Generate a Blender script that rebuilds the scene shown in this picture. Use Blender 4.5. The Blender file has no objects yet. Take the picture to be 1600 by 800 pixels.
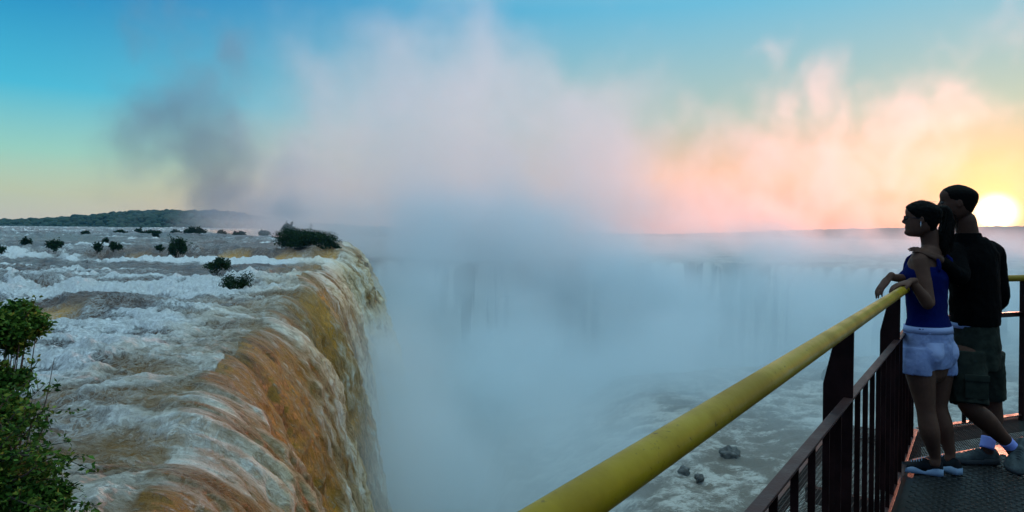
import bpy, bmesh, math, random
import numpy as np
from mathutils import Vector, Matrix, Quaternion
R = math.radians
random.seed(7)
sc = bpy.context.scene
COL = sc.collection

# ------------------------------------------------------------------ camera
CAMZ = 1.48
F = 1000.0            # focal length in px of the 1600 px wide photograph
HOR = 366.0           # horizon row at the centre column
cd = bpy.data.cameras.new("camera"); cam = bpy.data.objects.new("camera", cd); COL.objects.link(cam)
cd.sensor_width = 36; cd.lens = 36 * F / 1600
ROLL = R(0.6)
cam.matrix_world = Matrix.Translation((0, 0, CAMZ)) @ Matrix.Rotation(R(90), 4, 'X') @ Matrix.Rotation(ROLL, 4, 'Z')
cd.shift_y = -(400 - HOR) / 1600
cd.clip_start = 0.05; cd.clip_end = 20000
sc.camera = cam

def at(px, py, Y):
    """photograph pixel at depth Y -> world point"""
    a = (px - 800) / F; b = (HOR - py) / F
    c, s = math.cos(ROLL), math.sin(ROLL)
    return Vector(((a * c - b * s) * Y, Y, (a * s + b * c) * Y + CAMZ))
def atz(px, py, z):
    """photograph pixel on the horizontal plane z"""
    d = at(px, py, 1.0) - Vector((0, 0, CAMZ))
    t = (z - CAMZ) / d.z
    return Vector((0, 0, CAMZ)) + d * t

# ------------------------------------------------------------------ render settings
sc.render.engine = 'CYCLES'
cy = sc.cycles
cy.use_denoising = True
try: cy.denoiser = 'OPENIMAGEDENOISE'
except Exception: pass
cy.max_bounces = 8; cy.diffuse_bounces = 2; cy.glossy_bounces = 2; cy.volume_bounces = 6
cy.transparent_max_bounces = 12; cy.transmission_bounces = 2
cy.volume_step_rate = 2.0; cy.volume_max_steps = 128
cy.use_adaptive_sampling = True; cy.adaptive_threshold = 0.02
cy.sample_clamp_indirect = 4
sc.view_settings.view_transform = 'Standard'; sc.view_settings.look = 'None'
sc.view_settings.gamma = 1; sc.view_settings.use_curve_mapping = False
sc.view_settings.exposure = 0.22

# ------------------------------------------------------------------ sky and sun
SUN_EL = 1.9
SUN_AZ = math.degrees(math.atan2(1555 - 800, F))          # to the right of +Y
sv = Vector((math.sin(R(SUN_AZ)) * math.cos(R(SUN_EL)), math.cos(R(SUN_AZ)) * math.cos(R(SUN_EL)), math.sin(R(SUN_EL))))
w = bpy.data.worlds.new("World"); sc.world = w; w.use_nodes = True
nt = w.node_tree; N = nt.nodes; L = nt.links
def nd(tree, typ, **kw):
    n = tree.nodes.new(typ)
    for k, v in kw.items(): setattr(n, k, v)
    return n
def ramp(tree, fac, stops, interp='LINEAR'):
    n = tree.nodes.new('ShaderNodeValToRGB'); n.color_ramp.interpolation = interp
    el = n.color_ramp.elements
    while len(el) < len(stops): el.new(0.5)
    for e, (p, c) in zip(el, stops):
        e.position = p; e.color = (c[0], c[1], c[2], 1) if not isinstance(c, (int, float)) else (c, c, c, 1)
    if fac is not None: tree.links.new(fac, n.inputs[0])
    return n.outputs[0]
def mth(tree, op, a, b=None, c=None, clamp=False):
    n = tree.nodes.new('ShaderNodeMath'); n.operation = op; n.use_clamp = clamp
    for i, v in enumerate((a, b, c)):
        if v is None: continue
        if isinstance(v, (int, float)): n.inputs[i].default_value = v
        else: tree.links.new(v, n.inputs[i])
    return n.outputs[0]
def vmth(tree, op, a, b=None):
    n = tree.nodes.new('ShaderNodeVectorMath'); n.operation = op
    for i, v in enumerate((a, b)):
        if v is None: continue
        if isinstance(v, (tuple, list, Vector)): n.inputs[i].default_value = v
        elif isinstance(v, (int, float)): n.inputs[3].default_value = v
        else: tree.links.new(v, n.inputs[i])
    return n.outputs['Value'] if op in ('DOT_PRODUCT', 'LENGTH', 'DISTANCE') else n.outputs['Vector']
def mixc(tree, fac, a, b, mode='MIX', clamp=False):
    n = tree.nodes.new('ShaderNodeMix'); n.data_type = 'RGBA'; n.blend_type = mode; n.clamp_result = clamp
    for i, v in ((0, fac), (6, a), (7, b)):
        if isinstance(v, (int, float)): n.inputs[i].default_value = v
        elif isinstance(v, (tuple, list)): n.inputs[i].default_value = (v[0], v[1], v[2], 1)
        else: tree.links.new(v, n.inputs[i])
    return n.outputs[2]

for n in list(N): N.remove(n)
out = nd(nt, 'ShaderNodeOutputWorld'); bg = nd(nt, 'ShaderNodeBackground')
sky = nd(nt, 'ShaderNodeTexSky', sky_type='NISHITA'); sky.sun_disc = False
sky.sun_elevation = R(SUN_EL + 2.0); sky.sun_rotation = R(SUN_AZ); sky.altitude = 200
sky.air_density = 1.0; sky.dust_density = 1.0; sky.ozone_density = 2.0
bg.inputs[1].default_value = 1.0
tc = nd(nt, 'ShaderNodeTexCoord'); dirv = tc.outputs['Generated']
sep = nd(nt, 'ShaderNodeSeparateXYZ'); L.new(dirv, sep.inputs[0])
elev = mth(nt, 'MAXIMUM', sep.outputs[2], 0.0)
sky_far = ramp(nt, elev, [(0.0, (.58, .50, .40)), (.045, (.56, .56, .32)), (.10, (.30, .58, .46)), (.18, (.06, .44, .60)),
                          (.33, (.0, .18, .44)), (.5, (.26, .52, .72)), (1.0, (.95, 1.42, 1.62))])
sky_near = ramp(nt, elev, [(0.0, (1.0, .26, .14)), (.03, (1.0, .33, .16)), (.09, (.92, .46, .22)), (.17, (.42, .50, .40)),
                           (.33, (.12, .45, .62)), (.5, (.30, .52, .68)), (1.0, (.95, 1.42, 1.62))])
sky_back = ramp(nt, elev, [(0.0, (.10, .18, .34)), (.15, (.14, .22, .42)), (.4, (.12, .24, .48)), (.65, (.30, .54, .78)), (1.0, (.95, 1.42, 1.62))])  # zenith of all three ramps over-bright: added unseen fill for foam and mist
hv = nd(nt, 'ShaderNodeCombineXYZ'); L.new(sep.outputs[0], hv.inputs[0]); L.new(sep.outputs[1], hv.inputs[1])
hn = vmth(nt, 'NORMALIZE', hv.outputs[0])
azc = vmth(nt, 'DOT_PRODUCT', hn, (math.sin(R(SUN_AZ)), math.cos(R(SUN_AZ)), 0))
near = nd(nt, 'ShaderNodeMapRange', interpolation_type='SMOOTHSTEP'); L.new(azc, near.inputs[0])
near.inputs[1].default_value = 0.22; near.inputs[2].default_value = 1.05
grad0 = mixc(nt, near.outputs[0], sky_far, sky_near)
back = nd(nt, 'ShaderNodeMapRange', interpolation_type='SMOOTHSTEP'); L.new(azc, back.inputs[0])
back.inputs[1].default_value = -0.55; back.inputs[2].default_value = 0.12
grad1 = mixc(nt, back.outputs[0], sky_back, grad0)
below = nd(nt, 'ShaderNodeMapRange', interpolation_type='SMOOTHSTEP'); L.new(sep.outputs[2], below.inputs[0])
below.inputs[1].default_value = -0.06; below.inputs[2].default_value = -0.005
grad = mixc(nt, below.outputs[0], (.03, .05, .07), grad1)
nish = mixc(nt, 1.0, sky.outputs[0], (.10, .13, .20), 'MULTIPLY')
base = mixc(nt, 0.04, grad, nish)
# the sun's disc, swollen by the spray in the air, and the glow around it
sdot = vmth(nt, 'DOT_PRODUCT', dirv, tuple(sv))
ang = mth(nt, 'ARCCOSINE', sdot)
core = nd(nt, 'ShaderNodeMapRange', interpolation_type='SMOOTHSTEP'); L.new(ang, core.inputs[0])
core.inputs[1].default_value = R(1.7); core.inputs[2].default_value = R(.5); core.inputs[3].default_value = 0; core.inputs[4].default_value = 1
halo = mth(nt, 'EXPONENT', mth(nt, 'MULTIPLY', ang, -1 / R(2.6)))
halo2 = mth(nt, 'EXPONENT', mth(nt, 'MULTIPLY', ang, -1 / R(12)))
add1 = mixc(nt, 1.0, base, mixc(nt, 1.0, (1.2, .80, .10), halo, 'MULTIPLY'), 'ADD')
add2 = mixc(nt, 1.0, add1, mixc(nt, 1.0, (.18, .07, .0), halo2, 'MULTIPLY'), 'ADD')
add3 = mixc(nt, 1.0, add2, mixc(nt, 1.0, (3.0, 2.6, 1.6), core.outputs[0], 'MULTIPLY'), 'ADD')
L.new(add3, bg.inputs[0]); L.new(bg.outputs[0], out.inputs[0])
sd = bpy.data.lights.new("sun", 'SUN'); sun = bpy.data.objects.new("sun", sd); COL.objects.link(sun)
sd.energy = 3.4; sd.angle = R(0.6); sd.color = (1.0, 0.345, 0.22)
sun.rotation_euler = sv.to_track_quat('Z', 'Y').to_euler()
# ------------------------------------------------------------------ numpy noise
_rng = np.random.default_rng(11)
_perm = _rng.permutation(512).astype(np.int64); _perm = np.concatenate([_perm, _perm, _perm])
_ang = _rng.uniform(-1, 1, (512, 3)); _ang /= np.linalg.norm(_ang, axis=1)[:, None]
def pnoise(x, y, z=None):
    if z is None: z = np.zeros_like(x)
    xi = np.floor(x).astype(np.int64); yi = np.floor(y).astype(np.int64); zi = np.floor(z).astype(np.int64)
    xf, yf, zf = x - xi, y - yi, z - zi
    f = lambda t: t * t * t * (t * (t * 6 - 15) + 10)
    u, v, ww = f(xf), f(yf), f(zf)
    def g(dx, dy, dz):
        h = _perm[(_perm[(_perm[(xi + dx) & 511] + yi + dy) & 511] + zi + dz) & 511]
        a = _ang[h]
        return a[..., 0] * (xf - dx) + a[..., 1] * (yf - dy) + a[..., 2] * (zf - dz)
    l = lambda a, b, t: a + (b - a) * t
    return l(l(l(g(0,0,0), g(1,0,0), u), l(g(0,1,0), g(1,1,0), u), v), l(l(g(0,0,1), g(1,0,1), u), l(g(0,1,1), g(1,1,1), u), v), ww) * 1.5
def fbm(x, y, z=None, o=4, lac=2.03, gain=.5):
    s = 0; a = 1; t = 0
    if z is None: z = np.zeros_like(x)
    for i in range(o):
        s = s + a * pnoise(x + 13.1 * i, y + 7.7 * i, z + 3.3 * i); t += a; a *= gain; x = x * lac; y = y * lac; z = z * lac
    return s / t
def ridged(x, y, z=None, o=4, lac=2.03, gain=.55):
    s = 0; a = 1; t = 0
    if z is None: z = np.zeros_like(x)
    for i in range(o):
        s = s + a * (1 - np.abs(pnoise(x + 5.1 * i, y + 9.7 * i, z + 2.3 * i)) * 2); t += a; a *= gain; x = x * lac; y = y * lac; z = z * lac
    return s / t
def sstep(a, b, x):
    t = np.clip((x - a) / (b - a), 0, 1); return t * t * (3 - 2 * t)

def grid_mesh(name, P, attrs, mat, keep=None):
    """P: (r, c, 3) points -> a smooth quad mesh with float point attributes"""
    r, c = P.shape[:2]
    idx = np.arange(r * c).reshape(r, c)
    q = np.stack([idx[:-1, :-1], idx[:-1, 1:], idx[1:, 1:], idx[1:, :-1]], -1)
    if keep is not None: q = q[keep]
    q = q.reshape(-1, 4)
    used, inv = np.unique(q, return_inverse=True); q = inv.reshape(-1, 4)
    co = P.reshape(-1, 3)[used].astype(np.float32)
    me = bpy.data.meshes.new(name)
    me.vertices.add(len(co)); me.vertices.foreach_set('co', co.ravel())
    me.loops.add(q.size); me.loops.foreach_set('vertex_index', q.ravel().astype(np.int32))
    me.polygons.add(len(q)); me.polygons.foreach_set('loop_start', np.arange(0, q.size, 4, dtype=np.int32))
    me.update(calc_edges=True); me.validate()
    me.polygons.foreach_set('use_smooth', np.ones(len(me.polygons), dtype=bool))
    for k, v in attrs.items():
        v = v.reshape(r * c, -1)[used].astype(np.float32)
        if v.shape[1] == 1:
            a = me.attributes.new(k, 'FLOAT', 'POINT'); a.data.foreach_set('value', v.ravel())
        else:
            a = me.attributes.new(k, 'FLOAT_VECTOR', 'POINT'); a.data.foreach_set('vector', v.ravel())
    me.materials.append(mat)
    o = bpy.data.objects.new(name, me); COL.objects.link(o)
    return o

# ------------------------------------------------------------------ materials of the water
def new_mat(name):
    m = bpy.data.materials.new(name); m.use_nodes = True
    t = m.node_tree
    for n in list(t.nodes): t.nodes.remove(n)
    o = t.nodes.new('ShaderNodeOutputMaterial'); b = t.nodes.new('ShaderNodeBsdfPrincipled')
    t.links.new(b.outputs[0], o.inputs[0])
    return m, t, b
def noise(t, vec, scale, detail=4, rough=.5, dist=0, typ='FBM', lac=2.0):
    n = t.nodes.new('ShaderNodeTexNoise'); n.noise_dimensions = '3D'
    try: n.noise_type = typ
    except Exception: pass
    n.inputs['Scale'].default_value = scale; n.inputs['Detail'].default_value = detail
    n.inputs['Roughness'].default_value = rough; n.inputs['Distortion'].default_value = dist
    n.inputs['Lacunarity'].default_value = lac
    t.links.new(vec, n.inputs['Vector'])
    return n.outputs['Fac']
def attr(t, name, out='Fac'):
    n = t.nodes.new('ShaderNodeAttribute'); n.attribute_name = name; return n.outputs[out]
def maprange(t, v, a, b, c=0.0, d=1.0, smooth=True):
    n = t.nodes.new('ShaderNodeMapRange')
    if smooth: n.interpolation_type = 'SMOOTHSTEP'
    for i, x in enumerate((v, a, b, c, d)):
        if isinstance(x, (int, float)): n.inputs[i].default_value = x
        else: t.links.new(x, n.inputs[i])
    return n.outputs[0]

def water_material(name):
    m, t, b = new_mat(name)
    flow = attr(t, 'flow', 'Vector'); foamb = attr(t, 'foam'); fall = attr(t, 'fall'); gold = attr(t, 'gold')
    # the surface is dragged about by a slow swirl before any pattern is laid on it
    def warp(vec, scale, amt):
        n = t.nodes.new('ShaderNodeTexNoise'); n.inputs['Scale'].default_value = scale; n.inputs['Detail'].default_value = 3
        t.links.new(vec, n.inputs['Vector'])
        a = vmth(t, 'SUBTRACT', n.outputs['Color'], (.5, .5, .5))
        sc_ = nd(t, 'ShaderNodeVectorMath', operation='SCALE'); t.links.new(a, sc_.inputs[0]); sc_.inputs[3].default_value = amt
        return vmth(t, 'ADD', vec, sc_.outputs[0])
    fw = warp(flow, .35, 1.6)
    fw2 = warp(fw, 1.6, .40)
    def web(vec, scale, wid, det=1.5):
        f = noise(t, vec, scale, det, .5, .6)
        d = mth(t, 'ABSOLUTE', mth(t, 'SUBTRACT', f, 0.5))
        return maprange(t, d, wid, 0.0)
    w1 = web(fw2, .6, .045, 5); w2 = web(fw2, 1.4, .05, 4); w3 = web(fw2, 3.2, .07, 3)
    wl = mth(t, 'MAXIMUM', mth(t, 'MAXIMUM', mth(t, 'MULTIPLY', w1, .45), mth(t, 'MULTIPLY', w2, .75)), mth(t, 'MULTIPLY', w3, .75))
    lumps = noise(t, fw, .9, 10, .70, .5)
    patch = noise(t, fw, .11, 4, .6, .4)
    froth = noise(t, fw2, 7.0, 8, .78, .1)
    amount = mth(t, 'ADD', foamb, mth(t, 'MULTIPLY', mth(t, 'SUBTRACT', patch, .5), 1.4))
    lump2 = mth(t, 'ADD', mth(t, 'MULTIPLY', mth(t, 'SUBTRACT', lumps, .5), 1.5), mth(t, 'MULTIPLY', mth(t, 'SUBTRACT', froth, .5), .8))
    churn = maprange(t, mth(t, 'ADD', amount, lump2), .44, .78)
    webs = mth(t, 'MULTIPLY', wl, maprange(t, mth(t, 'ADD', amount, lump2), -.15, .50, .12, .85))
    flat = mth(t, 'MAXIMUM', churn, webs)
    flat = mth(t, 'MULTIPLY', flat, maprange(t, froth, .34, .56, .72, 1.0))
    # lumps of falling water, stretched down the fall
    st = nd(t, 'ShaderNodeVectorMath', operation='MULTIPLY'); t.links.new(flow, st.inputs[0]); st.inputs[1].default_value = (1, .26, 1)
    sw = warp(st.outputs[0], .8, .35)
    fl1 = noise(t, sw, .55, 9, .66, .3)
    fl2 = noise(t, sw, 2.6, 9, .78, .1)
    fs = mth(t, 'ADD', mth(t, 'MULTIPLY', fl1, .55), mth(t, 'MULTIPLY', fl2, .45))
    fallf = maprange(t, mth(t, 'ADD', fs, mth(t, 'MULTIPLY', foamb, .16)), .495, .66)
    
    
    st2 = nd(t, 'ShaderNodeVectorMath', operation='MULTIPLY'); t.links.new(flow, st2.inputs[0]); st2.inputs[1].default_value = (1, .38, 1)
    fleck = noise(t, st2.outputs[0], 5.5, 6, .75, .2)
    fallf = mth(t, 'MAXIMUM', fallf, mth(t, 'MULTIPLY', maprange(t, mth(t, 'ADD', fleck, mth(t, 'MULTIPLY', mth(t, 'SUBTRACT', fs, .5), .7)), .54, .66), .85))
    fallf = mth(t, 'MULTIPLY', fallf, maprange(t, fleck, .32, .50, .45, 1.0))
    flat = mth(t, 'MAXIMUM', flat, mth(t, 'MULTIPLY', maprange(t, mth(t, 'ADD', froth, mth(t, 'MULTIPLY', mth(t, 'SUBTRACT', lumps, .5), .5)), .56, .66), .7))
    foam = nd(t, 'ShaderNodeMix'); t.links.new(fall, foam.inputs[0]); t.links.new(flat, foam.inputs[2]); t.links.new(fallf, foam.inputs[3])
    foam = foam.outputs[0]
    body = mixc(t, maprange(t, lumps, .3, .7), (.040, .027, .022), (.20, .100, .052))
    sheet = mixc(t, maprange(t, fs, .36, .60), (.15, .072, .008), (.78, .36, .045))  # crevices between lumps darkened: shade put into the sheet colour
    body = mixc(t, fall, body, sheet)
    body = mixc(t, gold, body, (.85, .40, .035))
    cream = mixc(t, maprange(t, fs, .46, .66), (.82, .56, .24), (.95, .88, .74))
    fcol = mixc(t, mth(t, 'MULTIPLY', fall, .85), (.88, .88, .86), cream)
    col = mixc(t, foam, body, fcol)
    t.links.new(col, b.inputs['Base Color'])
    t.links.new(maprange(t, foam, 0, .5, .30, .80), b.inputs['Roughness'])
    b.inputs['Specular IOR Level'].default_value = .28
    h = mth(t, 'ADD', mth(t, 'MULTIPLY', foam, .22), mth(t, 'ADD', mth(t, 'MULTIPLY', lumps, .75), mth(t, 'MULTIPLY', froth, .10)))
    h2 = mth(t, 'ADD', mth(t, 'MULTIPLY', foam, .32), mth(t, 'ADD', mth(t, 'MULTIPLY', fl1, 1.0), mth(t, 'MULTIPLY', fl2, .55)))
    hm = nd(t, 'ShaderNodeMix'); t.links.new(fall, hm.inputs[0]); t.links.new(h, hm.inputs[2]); t.links.new(h2, hm.inputs[3])
    bp = t.nodes.new('ShaderNodeBump'); bp.inputs['Strength'].default_value = 1.0; bp.inputs['Distance'].default_value = .85
    t.links.new(hm.outputs[0], bp.inputs['Height']); t.links.new(bp.outputs[0], b.inputs['Normal'])
    return m
M_river = water_material('river_water')

# ------------------------------------------------------------------ river and waterfall
LIP = np.array([(-2, -14), (-4.6, 3), (-6.9, 11.5), (-8.6, 16), (-10.3, 21.4), (-12.5, 30.5), (-15.8, 43.9), (-21.2, 67.6),
                (-29.5, 104), (-38, 140), (-47, 165), (-66, 195), (-100, 240), (-150, 320), (-215, 450), (-270, 640), (-330, 900)], float)
def lip_x(Y):
    # smooth interpolation
    y = LIP[:, 1]; x = LIP[:, 0]
    m = np.gradient(x, y)
    i = np.clip(np.searchsorted(y, Y) - 1, 0, len(y) - 2)
    h = y[i + 1] - y[i]; t = (Y - y[i]) / h
    return ((2*t**3 - 3*t**2 + 1) * x[i] + (t**3 - 2*t**2 + t) * h * m[i] + (-2*t**3 + 3*t**2) * x[i+1] + (t**3 - t**2) * h * m[i+1])

def river_z(X, Y, waves=True):
    """camera-relative height of the river surface, and its foam amount"""
    edge = 101 + 8 * fbm(X / 22, Y / 40 * 0, o=3) + (X + 30) * .05
    st = sstep(0, 3.0, Y - edge) * sstep(-105, -60, X)
    slow = sstep(60, 150, Y) * (1 - sstep(-105, -60, X))
    z = -5.0 + 1.7 * (st + slow) + np.maximum(Y - 106, 0) * .0092
    foam = np.full_like(X, .36)
    # a long step of breaking water in the middle ground, and a brown hump with a golden tongue near the bush
    e2 = 56 + 13 * fbm(X / 13 + 4, Y * 0 + 2, o=3) - (X + 40) * .12
    z += .40 * sstep(-2.5, 3, Y - e2)
    foam += .20 * np.exp(-((Y - e2 + 3) / 9) ** 2)
    hump = np.exp(-(((X + 23.5) / 4.2) ** 2 + ((Y - 37) / 3.0) ** 2)); z += 1.15 * hump; foam -= .55 * hump
    hump2 = np.exp(-(((X + 30) / 5) ** 2 + ((Y - 72) / 3.5) ** 2)); z += .8 * hump2; foam -= .3 * hump2
    foam += .5 * np.exp(-(((X + 19) / 3) ** 2 + ((Y - 35) / 4) ** 2))
    foam += .38 * np.exp(-((Y - edge + 7) / 9.0) ** 2) * sstep(-60, -30, X)
    foam -= .35 * np.exp(-((Y - edge - 7) / 8.0) ** 2) * sstep(-75, -55, X)
    foam += .0 * Y
    gold = np.exp(-((Y - edge + .0) / 1.8) ** 2) * sstep(-72, -40, X) * sstep(.5, .75, .5 + fbm(X / 6, Y / 6, o=2)) * .8
    gold += 1.2 * np.exp(-(((X + 24.8) / 1.5) ** 2 + ((Y - 33.6) / 1.6) ** 2))
    foam -= .34 * sstep(50, 75, Y) * (1 - np.exp(-((Y - edge + 7) / 9.0) ** 2)) + .14 * sstep(104, 112, Y) - 1.5 * sstep(45, 80, Y) * fbm(X / 26, Y / 8, o=4)
    if waves:
        big = fbm(X / 9, Y / 5.5, o=3)
        n1 = ridged(X / 5.2 + .4 * big, Y / 3.4, o=6, gain=.56)
        low = fbm(X / 30 + 9, Y / 22, o=2)
        amp = .55 + .5 * np.clip(low * 2, -.6, 1)
        far = sstep(90, 500, Y)
        calm = sstep(30, 8, Y)          # glassier approach to the near lip
        amp = amp * (1 - .35 * calm) * (1 + .5 * far)
        z = z + amp * (n1 - .45) * (1.25 + .75 * sstep(18, 40, Y)) + big * .8
        bil = 1 - 2.4 * np.abs(fbm(X / 1.6 + big, Y / 1.4, o=5, gain=.6))
        lump = np.clip(bil * .6 + .1, 0, 1) * sstep(-.15, .35, fbm(X / 6 + 3, Y / 5, o=3) + foam - .25)
        z = z + lump * (.50 - .28 * calm) * (.25 + np.clip(foam, 0, 1)) * (1 + .6 * sstep(40, 120, Y))
        chop = ridged(X / 1.5 + .5 * big, Y / 1.1 + .4 * n1, o=4, gain=.6)
        z = z + (.18 + .14 * sstep(20, 60, Y)) * (chop - .5)
        fine_ = ridged(X / .62, Y / .5, o=3, gain=.6); z = z + .07 * (fine_ - .5) * sstep(60, 25, Y)
        foam = foam + 1.0 * (n1 - .5) + .55 * low + .35 * (lump - .2) + .30 * (chop - .5)
    return z, foam, gold

def build_river():
    NR, NP, NF = 920, 460, 330
    # rows: equal steps on the picture near, stretched far away
    v = np.linspace(0, 1, NR)
    ys = 1 / np.linspace(1 / 8.0, 1 / 230.0, int(NR * .80))           # equal steps in image height
    ys2 = np.geomspace(230, 1000, NR - len(ys) + 1)[1:]
    Y = np.concatenate([ys, ys2]); 
    lipx = lip_x(Y) + (1.6 * fbm(Y / 11, Y * 0 + 2, o=3) + .5 * fbm(Y / 2.5, Y * 0 + 5, o=3)) * np.clip(Y / 45, .25, 2.2)
    left = -0.95 * Y - 14                                             # a bit beyond the left edge of the frame
    left = np.minimum(left, lipx - 20)
    a = np.linspace(0, 1, NP) ** 1.0
    PX = left[:, None] + (lipx - left)[:, None] * a[None, :]
    PY = np.repeat(Y[:, None], NP, 1)
    z, foam, gold = river_z(PX, PY)
    # falls: q metres out from the lip along its outward normal
    dx = np.gradient(lipx, Y)
    nx = 1 / np.sqrt(1 + dx ** 2); ny = -dx * nx
    sm = lip_x(Y); dx = np.gradient(sm, Y); nx = 1 / np.sqrt(1 + dx ** 2); ny = np.clip(-dx * nx, -.1, .55)
    drop = 62.0
    d = (np.linspace(0, 1, NF + 1)[1:]) ** 1.6 * drop                 # drop below the lip
    k = .50 - .28 * sstep(50, 150, Y)
    wob = 1 + .9 * fbm(Y / 9, Y * 0, o=3)                            # the lip is ragged: some parts jut out
    q = np.sqrt(d[None, :] / k[:, None]) * (wob[:, None] * .35 + .65)
    q = q + (d[None, :] / drop) * 2.0
    FX = lipx[:, None] + nx[:, None] * q
    FY = Y[:, None] + ny[:, None] * q
    zl = z[:, -1:]
    FZ = zl - d[None, :]
    # arc length down the fall for the flow coordinate
    seg = np.sqrt(np.diff(np.concatenate([np.zeros((NR, 1)), q], 1), axis=1) ** 2 + np.diff(np.concatenate([[0], d]))[None, :] ** 2)
    S = np.cumsum(seg, 1)
    U = np.repeat((np.concatenate([[0], np.cumsum(np.hypot(np.diff(lipx), np.diff(Y)))]))[:, None], NF, 1)
    # billows of falling water: ribs and clumps
    grow = sstep(-1, 5, S)
    rib = ridged(U / 3.4 + .6 * fbm(U / 3, S / 6, o=2), S / 16, o=4)
    wx = U / 1.7 + .7 * fbm(U / 2.2, S / 5, U * 0 + 6, o=3)
    clump = 1 - 2.4 * np.abs(fbm(wx, S / 6.0, U * 0 + 3, o=5, gain=.58))          # rounded billows with sharp creases
    clump = clump * .5 - .1
    big = fbm(U / 11, S / 30, U * 0 + 8, o=3)
    disp = grow * (.8 * (rib - .5) + 1.5 * clump + 3.0 * big) + (1 - grow) * sstep(0, 3, S) * .5 * clump
    micro = fbm(U / .55, S / 1.5, U * 0 + 4, o=3)
    disp = disp + grow * .34 * micro
    farg = .7 + .6 * sstep(40, 140, PY[:, :1])
    disp = disp * farg
    FX = FX + nx[:, None] * disp * .9; FY = FY + ny[:, None] * disp * .9; FZ = FZ + disp * .35
    ffoam = -.44 + .7 * (rib - .55) + 2.4 * clump + .6 * fbm(U / .8, S / 2.4, o=3) + .85 * sstep(3, 40, S) + 1.8 * big
    band = np.exp(-((PY[:, :1] - 86) / 13) ** 2)                      # the white cascade under the ledge
    ffoam = ffoam + band * .9 + .25 * sstep(95, 130, PY[:, :1])
    fgold = np.clip(1.3 * (-.10 - clump - big * .8) , 0, 1) * np.exp(-S / 26) * (1 - band)
    fgold = np.clip(fgold + .8 * np.exp(-((PY[:, :1] - 50) / 4) ** 2) * sstep(0, 1.5, S) * np.exp(-S / 7), 0, 1)
    P = np.concatenate([np.stack([PX, PY, z], -1), np.stack([FX, FY, FZ], -1)], 1)
    P[..., 2] += CAMZ
    # the lip side of the plateau starts to turn brown and smooth
    toLip = (lipx[:, None] - PX)
    near_lip = sstep(9, 1, toLip) * (1 - sstep(80, 92, PY) * (1 - sstep(98, 108, PY)))
    foam = foam - .26 * near_lip + .10 + .30 * sstep(50, 22, PY)
    fallp = sstep(6.5, 0, toLip + 4.5 * fbm(PX / 2.5, PY / 2.0, o=4)) * .5
    fallf = .5 + .5 * sstep(0, 3.5, S)
    flow_p = np.stack([PY * 1.0, PX * 1.0, PX * 0], -1)
    Uo = np.repeat((U[:, :1]), NP, 1)
    flow_f = np.stack([PY[:, :1] + 0 * S, lipx[:, None] + S, S * 0], -1)
    flow = np.concatenate([flow_p, flow_f], 1)
    foam = np.concatenate([foam, ffoam], 1); gold = np.concatenate([np.clip(gold, 0, 1), fgold], 1)
    fall = np.concatenate([fallp, fallf], 1)
    at_ = {'flow': flow, 'foam': foam, 'gold': gold, 'fall': fall}
    jj = np.arange(NP + NF - 1)[None, :] * np.ones((NR - 1, 1))
    r = grid_mesh('river', P, at_, M_river, keep=(jj < NP + 8))
    f = grid_mesh('waterfall', P, at_, M_river, keep=(jj >= NP + 8))
    r['kind'] = 'structure'; f['kind'] = 'structure'
    return r, f
river, waterfall = build_river()
# ------------------------------------------------------------------ opposite side of the gorge: lower bench, far rim, pool
def land_z(X, Y):
    wob = fbm(X / 26, Y / 26, o=4)
    # far rim of the gorge: a cliff line that runs across the view
    rim = 205 + .10 * X + 34 * fbm(X / 60 + 3, Y * 0, o=3) + 10 * fbm(X / 12, Y * 0 + 5, o=3)
    rim = rim - 80 * sstep(60, 170, X)
    up = sstep(-7, 4, Y - rim)
    z = -60 + up * 51.0 + up * np.maximum(Y - rim, 0) * .006
    # near bench, right of the gorge, with rapids on it
    be = (-4 + .0 * Y) + 4 * fbm(Y / 12, X * 0, o=3)
    bf = 122 + .35 * X + 9 * fbm(X / 15, Y * 0 + 4, o=3)
    bench = sstep(-6, 4, X - be) * sstep(5, -5, Y - bf)
    zb = -27.0 + .9 * fbm(X / 14, Y / 10, o=3)
    zb = zb - 7 * sstep(.26, .0, (X + 3 * fbm(X / 9, Y / 9, o=3)) / Y)
    z = np.where(bench > 0, z * (1 - bench) + zb * bench, z)
    return z, up, bench
def build_far():
    nx, ny = 520, 460
    Y = 1 / np.linspace(1 / 24.0, 1 / 420.0, ny)
    Y = np.concatenate([Y, np.geomspace(430, 2600, 40)])
    a = np.linspace(-.30, 1.05, nx)
    X = a[None, :] * Y[:, None]; YY = np.repeat(Y[:, None], nx, 1)
    z, up, bench = land_z(X, YY)
    n1 = ridged(X / 4.5, YY / 3.4, o=5)
    z = z + bench * (.75 * (n1 - .5)) + up * .9 * (ridged(X / 12, YY / 9, o=4) - .5)
    gz = np.gradient(z, axis=0) / np.gradient(YY, axis=0)
    steep = sstep(.6, 2.0, np.abs(gz))
    P = np.stack([X, YY, z + CAMZ], -1)
    foam = .12 + .8 * (n1 - .5) + .45 * fbm(X / 14, YY / 9, o=3)
    falling = sstep(.32, .60, .5 + fbm(X / 9, z / 30, o=5) + .25 * fbm(X / 3, z / 9, o=3))
    at_ = {'flow': np.stack([YY, X, z * .3], -1), 'foam': foam, 'fall': steep * 0, 'gold': foam * 0, 'steep': steep, 'falling': falling}
    o = grid_mesh('far_river', P, at_, M_far); o['kind'] = 'structure'
    return o
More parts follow.
